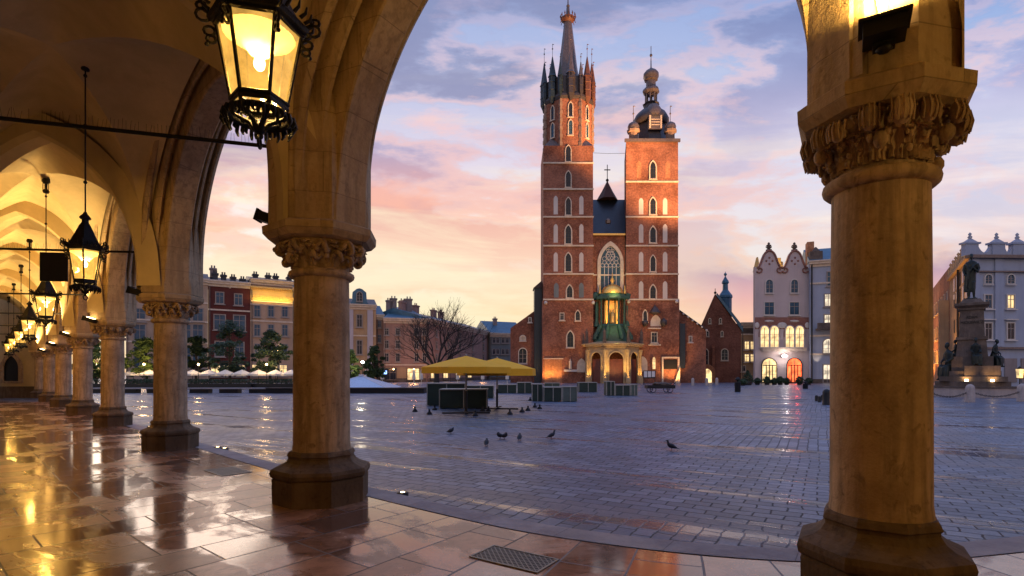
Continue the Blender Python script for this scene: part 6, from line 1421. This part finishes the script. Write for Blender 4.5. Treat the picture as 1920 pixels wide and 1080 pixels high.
pigeon('lone dark pigeon far right of the others, facing left', 1259, 846, R(165), 'stand', 1.02)
# ================================================================ BOLLARDS, BINS, PLANTS AT RIGHT
def bollard_m(r_, h, mat): b = MB(); b.lathe([(r_ * 1.05, 0), (r_ * 1.05, h * .08), (r_, h * .1), (r_, h * .72), (r_ * .93, h * .84), (r_ * .72, h * .93), (r_ * .35, h * .99), (.01, h)], 20); return b.mesh('bollard', M[mat])
g0 = gp(1550, 759); o = link('bollard', bollard_m(.19, .80, 'black'), None, g0); tag(o, 'large dark domed bollard touching the left edge of the right column', 'bollard', 'dark domed bollards')
for i, (x, y, lb) in enumerate(((1531, 752, 'leftmost of three small bollards left of the large dark bollard'), (1537, 754, 'middle one of three small bollards left of the large dark bollard'), (1542, 751, 'small bollard right next to the large dark bollard'))):
    o = link('bollard', bollard_m(.09, .34, 'black'), None, gp(x, y)); tag(o, lb, 'bollard', 'dark domed bollards')
b = MB()
for i in range(20):
    a0, a1 = PI * .55 + i * .09, PI * .55 + (i + 1) * .09; c_ = gp(1553, 752)
    P = lambda a, r_: (c_.x + r_ * math.cos(a), c_.y + .2 + r_ * .9 * math.sin(a))
    q = [P(a0, 1.9), P(a1, 1.9), P(a1, 1.7), P(a0, 1.7)]; b.prism(q, .0, .05)
tag(b.build('curved_kerb', M['kerb']), kind='structure')
for i, (x, y, h, lb) in enumerate(((1383, 735, 28, 'black litter bin with a domed lid standing alone left of the gabled house'), (1510, 729, 14, 'small black litter bin in front of the gabled house right corner'))):
    D = CAMH * FOC / (y - 700); hh = h * D / FOC; g0 = gp(x, y); t = thing('litter_bin', lb, 'litter bin', g0, 0, 'black litter bins'); b = MB(); b.lathe([(.22, 0), (.24, hh * .05), (.25, hh * .62), (.27, hh * .65), (.25, hh * .68)], 14); b.build('body', M['black'], t)
    b = MB(); b.lathe([(.08, hh * .68), (.08, hh * .78), (.24, hh * .8), (.2, hh * .9), (.05, hh)], 12); b.build('lid', M['black'], t)
for x, y, lb in ((1299, 723, 'left pale post before the brick aisle'), (1325, 723, 'pale post before the small church doorway'), (1344, 722, 'pale post right of the small church doorway')):
    o = link('stone_post', bollard_m(.2, 1.0, 'pale_granite'), None, gp(x, y)); tag(o, lb, 'post', 'pale stone posts before the small church')
def bush(label, x, y, w_, h, cone, seed):
    g0 = gp(x, y); t = thing('potted_shrub', label, 'shrub', g0, 0, 'potted shrubs outside the gabled house'); b = MB(); b.lathe([(w_ * .5, 0), (w_ * .6, h * .22), (w_ * .55, h * .24)], 10); b.build('pot', M['black'], t)
    b = MB(); rnd = random.Random(seed)
    for i in range(420):
        zz = rnd.random(); rr = w_ * ((1 - zz) ** .8 if cone else math.sin(PI * (.15 + .8 * zz))) * rnd.uniform(.3, 1.05); a = rnd.uniform(0, 2 * PI); p = Vector((rr * math.cos(a), rr * math.sin(a), h * (.2 + .8 * zz)))
        u = Vector((rnd.gauss(0, 1), rnd.gauss(0, 1), rnd.gauss(0, 1))).normalized(); v = u.orthogonal().normalized(); s_ = .13; b.add([p - u * s_, p + v * s_ * .6, p + u * s_, p - v * s_ * .6], [(0, 1, 2, 3)])
    b.build('foliage', M['leafd'], t)
bush('conical potted conifer left of the gabled house', 1402, 722, .95, 2.0, True, 1); bush('low round shrub left of the conifer', 1392, 723, .6, .8, False, 2)
for i, (x, lb) in enumerate(((1420, 'round shrub at the gabled house left corner'), (1438, 'shrub below the left shop window'), (1452, 'shrub between the left shop window and the white lamp'), (1463, 'shrub directly under the white wall lamp'), (1475, 'shrub left of the red lit window'), (1499, 'shrub right of the red lit window'), (1516, 'shrub beside the drainpipe'))): bush(lb, x, 721.5, .55, .95 + .2 * (i % 2), False, 10 + i)
# ================================================================ MONUMENT
MX, MY = (1822 - 960) * .037, 37.0; mu = lambda x, D=MY: (x - 960) * D / FOC - MX; mz = lambda y, D=MY: CAMH - (y - 700) * D / FOC
t = thing('poet_monument', 'granite monument with a cloaked bronze man on a tall pedestal and seated figures below', 'monument', (MX, MY, 0), -math.atan2(MX, MY)); t.scale = (.76, .76, 1)
b = MB(); b.prism(octo(3.3), 0, .62); b.build('lower_platform', M['pale_granite'], t); b = MB(); b.prism(octo(3.4), .622, .72); b.prism(octo(2.6), .722, 1.05); b.build('step', M['granite'], t)
b = MB(); b.box(-2.25, 2.35, -2.2, 2.2, 1.052, 1.38); b.box(-1.85, 1.95, -1.8, 1.8, 1.383, 1.75); b.box(-.5, 1.9, -2.0, -1.805, 1.383, 2.1); b.box(-1.4, 1.45, -1.4, 1.4, 1.752, 2.75); b.build('stepped_base', M['granite'], t)
b = MB(); b.prism([(-1.1, -1.1), (1.1, -1.1), (1.1, 1.1), (-1.1, 1.1)], 2.752, 3.9, [(-.98, -.98), (.98, -.98), (.98, .98), (-.98, .98)]); b.box(-1.1, 1.1, -1.1, 1.1, 3.902, 4.1); b.build('plinth', M['granite'], t)
b = MB(); b.prism([(-.9, -.9), (.9, -.9), (.9, .9), (-.9, .9)], 4.102, 5.95, [(-.82, -.82), (.82, -.82), (.82, .82), (-.82, .82)]); b.build('pedestal', M['granite'], t)
b = MB(); b.box(-.95, .95, -.95, .95, 5.952, 6.1); b.prism([(-.9, -.9), (.9, -.9), (.9, .9), (-.9, .9)], 6.102, 6.25, [(-1.18, -1.18), (1.18, -1.18), (1.18, 1.18), (-1.18, 1.18)]); b.box(-1.2, 1.2, -1.2, 1.2, 6.252, 6.42); b.prism([(-.85, -.85), (.85, -.85), (.85, .85), (-.85, .85)], 6.422, 6.72, [(-.6, -.6), (.6, -.6), (.6, .6), (-.6, .6)]); b.build('cap', M['granite'], t)
for txt, zz, sz in (('ADAM', 5.35, .27), ('MICKIEWICZ', 5.0, .27)):
    cu = bpy.data.curves.new('inscription', 'FONT'); cu.body = txt; cu.size = sz; cu.extrude = .012; cu.align_x = 'CENTER'; cu.materials.append(M['black'])
    o = bpy.data.objects.new('inscription_text', cu); C.objects.link(o); bpy.context.view_layer.update(); me = bpy.data.meshes.new_from_object(o.evaluated_get(bpy.context.evaluated_depsgraph_get())); bpy.data.objects.remove(o)
    o = bpy.data.objects.new('inscription', me); C.objects.link(o); o.parent = t; o.location = (0, -.885 + .02 * (zz - 4.9), zz); o.rotation_euler = (R(92), 0, 0)
def remesh(o, vs=.035):
    m = o.modifiers.new('fuse', 'REMESH'); m.mode = 'VOXEL'; m.voxel_size = vs; m.use_smooth_shade = True
# standing figure, 3.1 m
st_ = thing('standing_statue', 'x', 'statue'); bpy.data.objects.remove(st_)
b = MB(); ex, ey = (1, 0, 0), (0, 1, 0)
def fold(b, secs, seg=28, k=9, amp=.05, ph=0):      # loft with drapery folds
    vs = []; n = len(secs)
    for c_, rx, ry, f in secs:
        for q in range(seg):
            a = 2 * PI * q / seg; m_ = 1 + amp * f * math.sin(k * a + ph + c_[2] * .8)
            vs.append((c_[0] + rx * m_ * math.cos(a), c_[1] + ry * m_ * math.sin(a), c_[2]))
    b.add(vs, [(i * seg + q, i * seg + (q + 1) % seg, (i + 1) * seg + (q + 1) % seg, (i + 1) * seg + q) for i in range(n - 1) for q in range(seg)] + [tuple(range(seg))[::-1], tuple(range((n - 1) * seg, n * seg))], True)
b.box(-.5, .45, -.4, .4, 0, .10)
fold(b, [((-.10, .12, .55), .40, .24, 1), ((-.09, .12, .75), .42, .27, 1.3), ((-.07, .10, 1.2), .42, .27, 1.2), ((-.04, .07, 1.7), .40, .26, .9), ((0, .04, 2.1), .42, .26, .6), ((.02, .02, 2.4), .47, .25, .5), ((.02, .02, 2.56), .38, .2, .3), ((.03, 0, 2.66), .15, .13, 0)])
for q in (-1, 1): b.tube([(q * .15, -.02, 1.2), (q * .16 + .03, -.06, .7), (q * .18 + .04, -.03, .2), (q * .2 + .05, -.05, .13)], [.17, .13, .09, .1], 10); b.tube([(q * .2 + .05, 0, .14), (q * .24 + .06, -.27, .12)], [.085, .05], 8)
b.tube([(.03, 0, 2.55), (.03, -.01, 2.78)], [.10, .085], 10); b.ball((.03, -.03, 2.93), .145, 14, (.88, 1.02, 1.22)); b.ball((.03, -.175, 2.9), .028, 6, (1, 1.3, 1.4)); b.ball((.03, -.12, 2.81), .05, 8); b.ball((.03, .02, 2.99), .155, 12, (1, 1, 1.05))
b.tube([(.43, .0, 2.42), (.55, -.05, 2.1), (.48, -.2, 1.86), (.22, -.3, 2.1), (.14, -.3, 2.2)], [.13, .12, .10, .065, .06], 10)
b.tube([(-.38, .0, 2.42), (-.50, .0, 2.05), (-.42, -.18, 1.7), (-.28, -.27, 1.62)], [.13, .12, .08, .06], 10)
b.tube([(-.32, -.2, 2.45), (-.15, -.28, 2.0), (-.2, -.3, 1.4), (-.28, -.24, .8)], [.09, .1, .1, .07], 8); b.tube([(.4, -.1, 2.4), (.15, -.25, 2.25), (-.1, -.28, 1.9), (-.3, -.22, 1.5)], [.07, .08, .08, .06], 8)
o = b.build('standing_figure', M['bronze'], t, (-.06, 0, 6.70)); o.scale = (1, 1, 1.02); remesh(o, .032)
def seated(loc, rz, lean=0, child=False, hgt=1.0):
    b = MB(); fold(b, [((0, .05, .55), .34, .30, .4), ((0, .05, .8), .29, .24, .4), ((0, .0 - lean * .1, 1.15), .27, .2, .4), ((0, -.02 - lean * .2, 1.45), .30, .18, .3), ((0, -.02 - lean * .22, 1.55), .2, .14, 0), ((0, -.03 - lean * .25, 1.62), .08, .08, 0)], 20)
    b.tube([(0, -.03 - lean * .25, 1.58), (0, -.06 - lean * .3, 1.7)], [.07, .06], 8); b.ball((0, -.09 - lean * .34, 1.83), .13, 12, (.88, 1, 1.18)); b.ball((0, -.22 - lean * .34, 1.8), .024, 6); b.ball((0, -.04 - lean * .34, 1.88), .14, 10)
    for q in (-1, 1):
        b.tube([(q * .13, 0, .68), (q * .17, -.34, .72), (q * .18, -.55, .70)], [.15, .13, .115], 10); b.tube([(q * .18, -.55, .70), (q * .17, -.6, .35), (q * .17, -.55, .08)], [.115, .09, .06], 10); b.tube([(q * .17, -.55, .06), (q * .19, -.74, .045)], [.06, .04], 8)
        b.tube([(q * .27, -.02 - lean * .2, 1.46), (q * .36, -.08, 1.15), (q * .26, -.36, .98), (q * .14, -.45, .92)], [.09, .08, .06, .05], 8)
    fold(b, [((0, -.33, .12), .34, .36, 1.2), ((0, -.30, .45), .33, .36, 1.0), ((0, -.25, .74), .30, .36, .5)], 24, 8, .06)
    if child: b.tube([(.34, -.5, 0), (.34, -.45, .5), (.33, -.4, .8)], [.13, .14, .1], 9); b.ball((.33, -.42, .98), .1, 9)
    o = b.build('seated_figure', M['bronze'], t, loc, (0, 0, rz)); o.scale = (1.15 * hgt,) * 3; remesh(o, .035); return o
seated((-1.55, -1.0, 1.1), R(-50), .3, True, 1.15); seated((.25, -1.35, 2.12), R(6), .6, True, .82); seated((1.5, -.5, 2.0), R(62), .5, False, .82); seated((-1.1, -.2, 2.3), R(-90), 0, False, .72)
for x in (-.35, 1.35):
    b = MB(); b.box(x - .12, x + .12, -2.42, -2.24, 1.06, 1.2); b.build('uplight', M['flood'], t); light('monument_uplight', 'SPOT', (x, -2.7, 1.15), 40, (1, .55, .18), t, target=(x, -1.2, 2.2), spot_size=R(90), spot_blend=.7, shadow_soft_size=.08)
bm_ = bollard_m(.215, 1.0, 'pale_granite'); pts = []
for x, y, lb in ((1740, 754, 'pale granite chain bollard hidden at the right edge of the right column'), (1819, 754, 'pale rounded granite bollard in front of the monument'), (1916, 753, 'pale granite bollard at the right edge of the picture')):
    g0 = gp(x, y); pts.append(g0); tag(link('chain_bollard', bm_, None, g0), lb, 'bollard', 'granite bollards round the monument')
pts.append(gp(2000, 751))
for i in range(2):
    a, c_ = pts[i], pts[i + 1]; b = MB(); n = 26
    for k in range(n):
        f = (k + .5) / n; p = a.lerp(c_, f); z_ = .62 - 1.3 * f * (1 - f); d = (c_ - a).normalized(); L_ = (c_ - a).length / n * .68
        uu = Vector((0, 0, 1)) if k % 2 else Vector((-d.y, d.x, 0)); q = Vector((p.x, p.y, max(z_, .05)))
        b.tube([q + d * L_ * math.cos(w_ * PI / 4) + uu * .035 * math.sin(w_ * PI / 4) for w_ in range(8)], .015, 4, closed=True)
    tag(b.build('chain', M['black']), ('sagging chain left of the pale bollard before the monument', 'sagging chain between the two granite bollards on the right')[i], 'chain', 'chains round the monument')
t = thing('street_lantern', 'small lit lantern on a post at the right edge beyond the monument', 'lamp', ((1912 - 960) * .05, 50, 0)); b = MB(); b.tube([(0, 0, 0), (0, 0, 1.1)], .05, 6); b.lathe([(.22, 2.0), (.27, 2.05), (.05, 2.25)], 4); b.box(-.2, .2, -.2, .2, 1.1, 1.16); b.build('post', M['black'], t)
b = MB(); b.prism([(-.15, -.15), (.15, -.15), (.15, .15), (-.15, .15)], 1.165, 2.0, [(-.2, -.2), (.2, -.2), (.2, .2), (-.2, .2)]); b.build('lantern_glass', M['lit'], t); light('lantern_light', 'POINT', (0, -.5, 1.5), 60, (1, .6, .25), t, shadow_soft_size=.1)
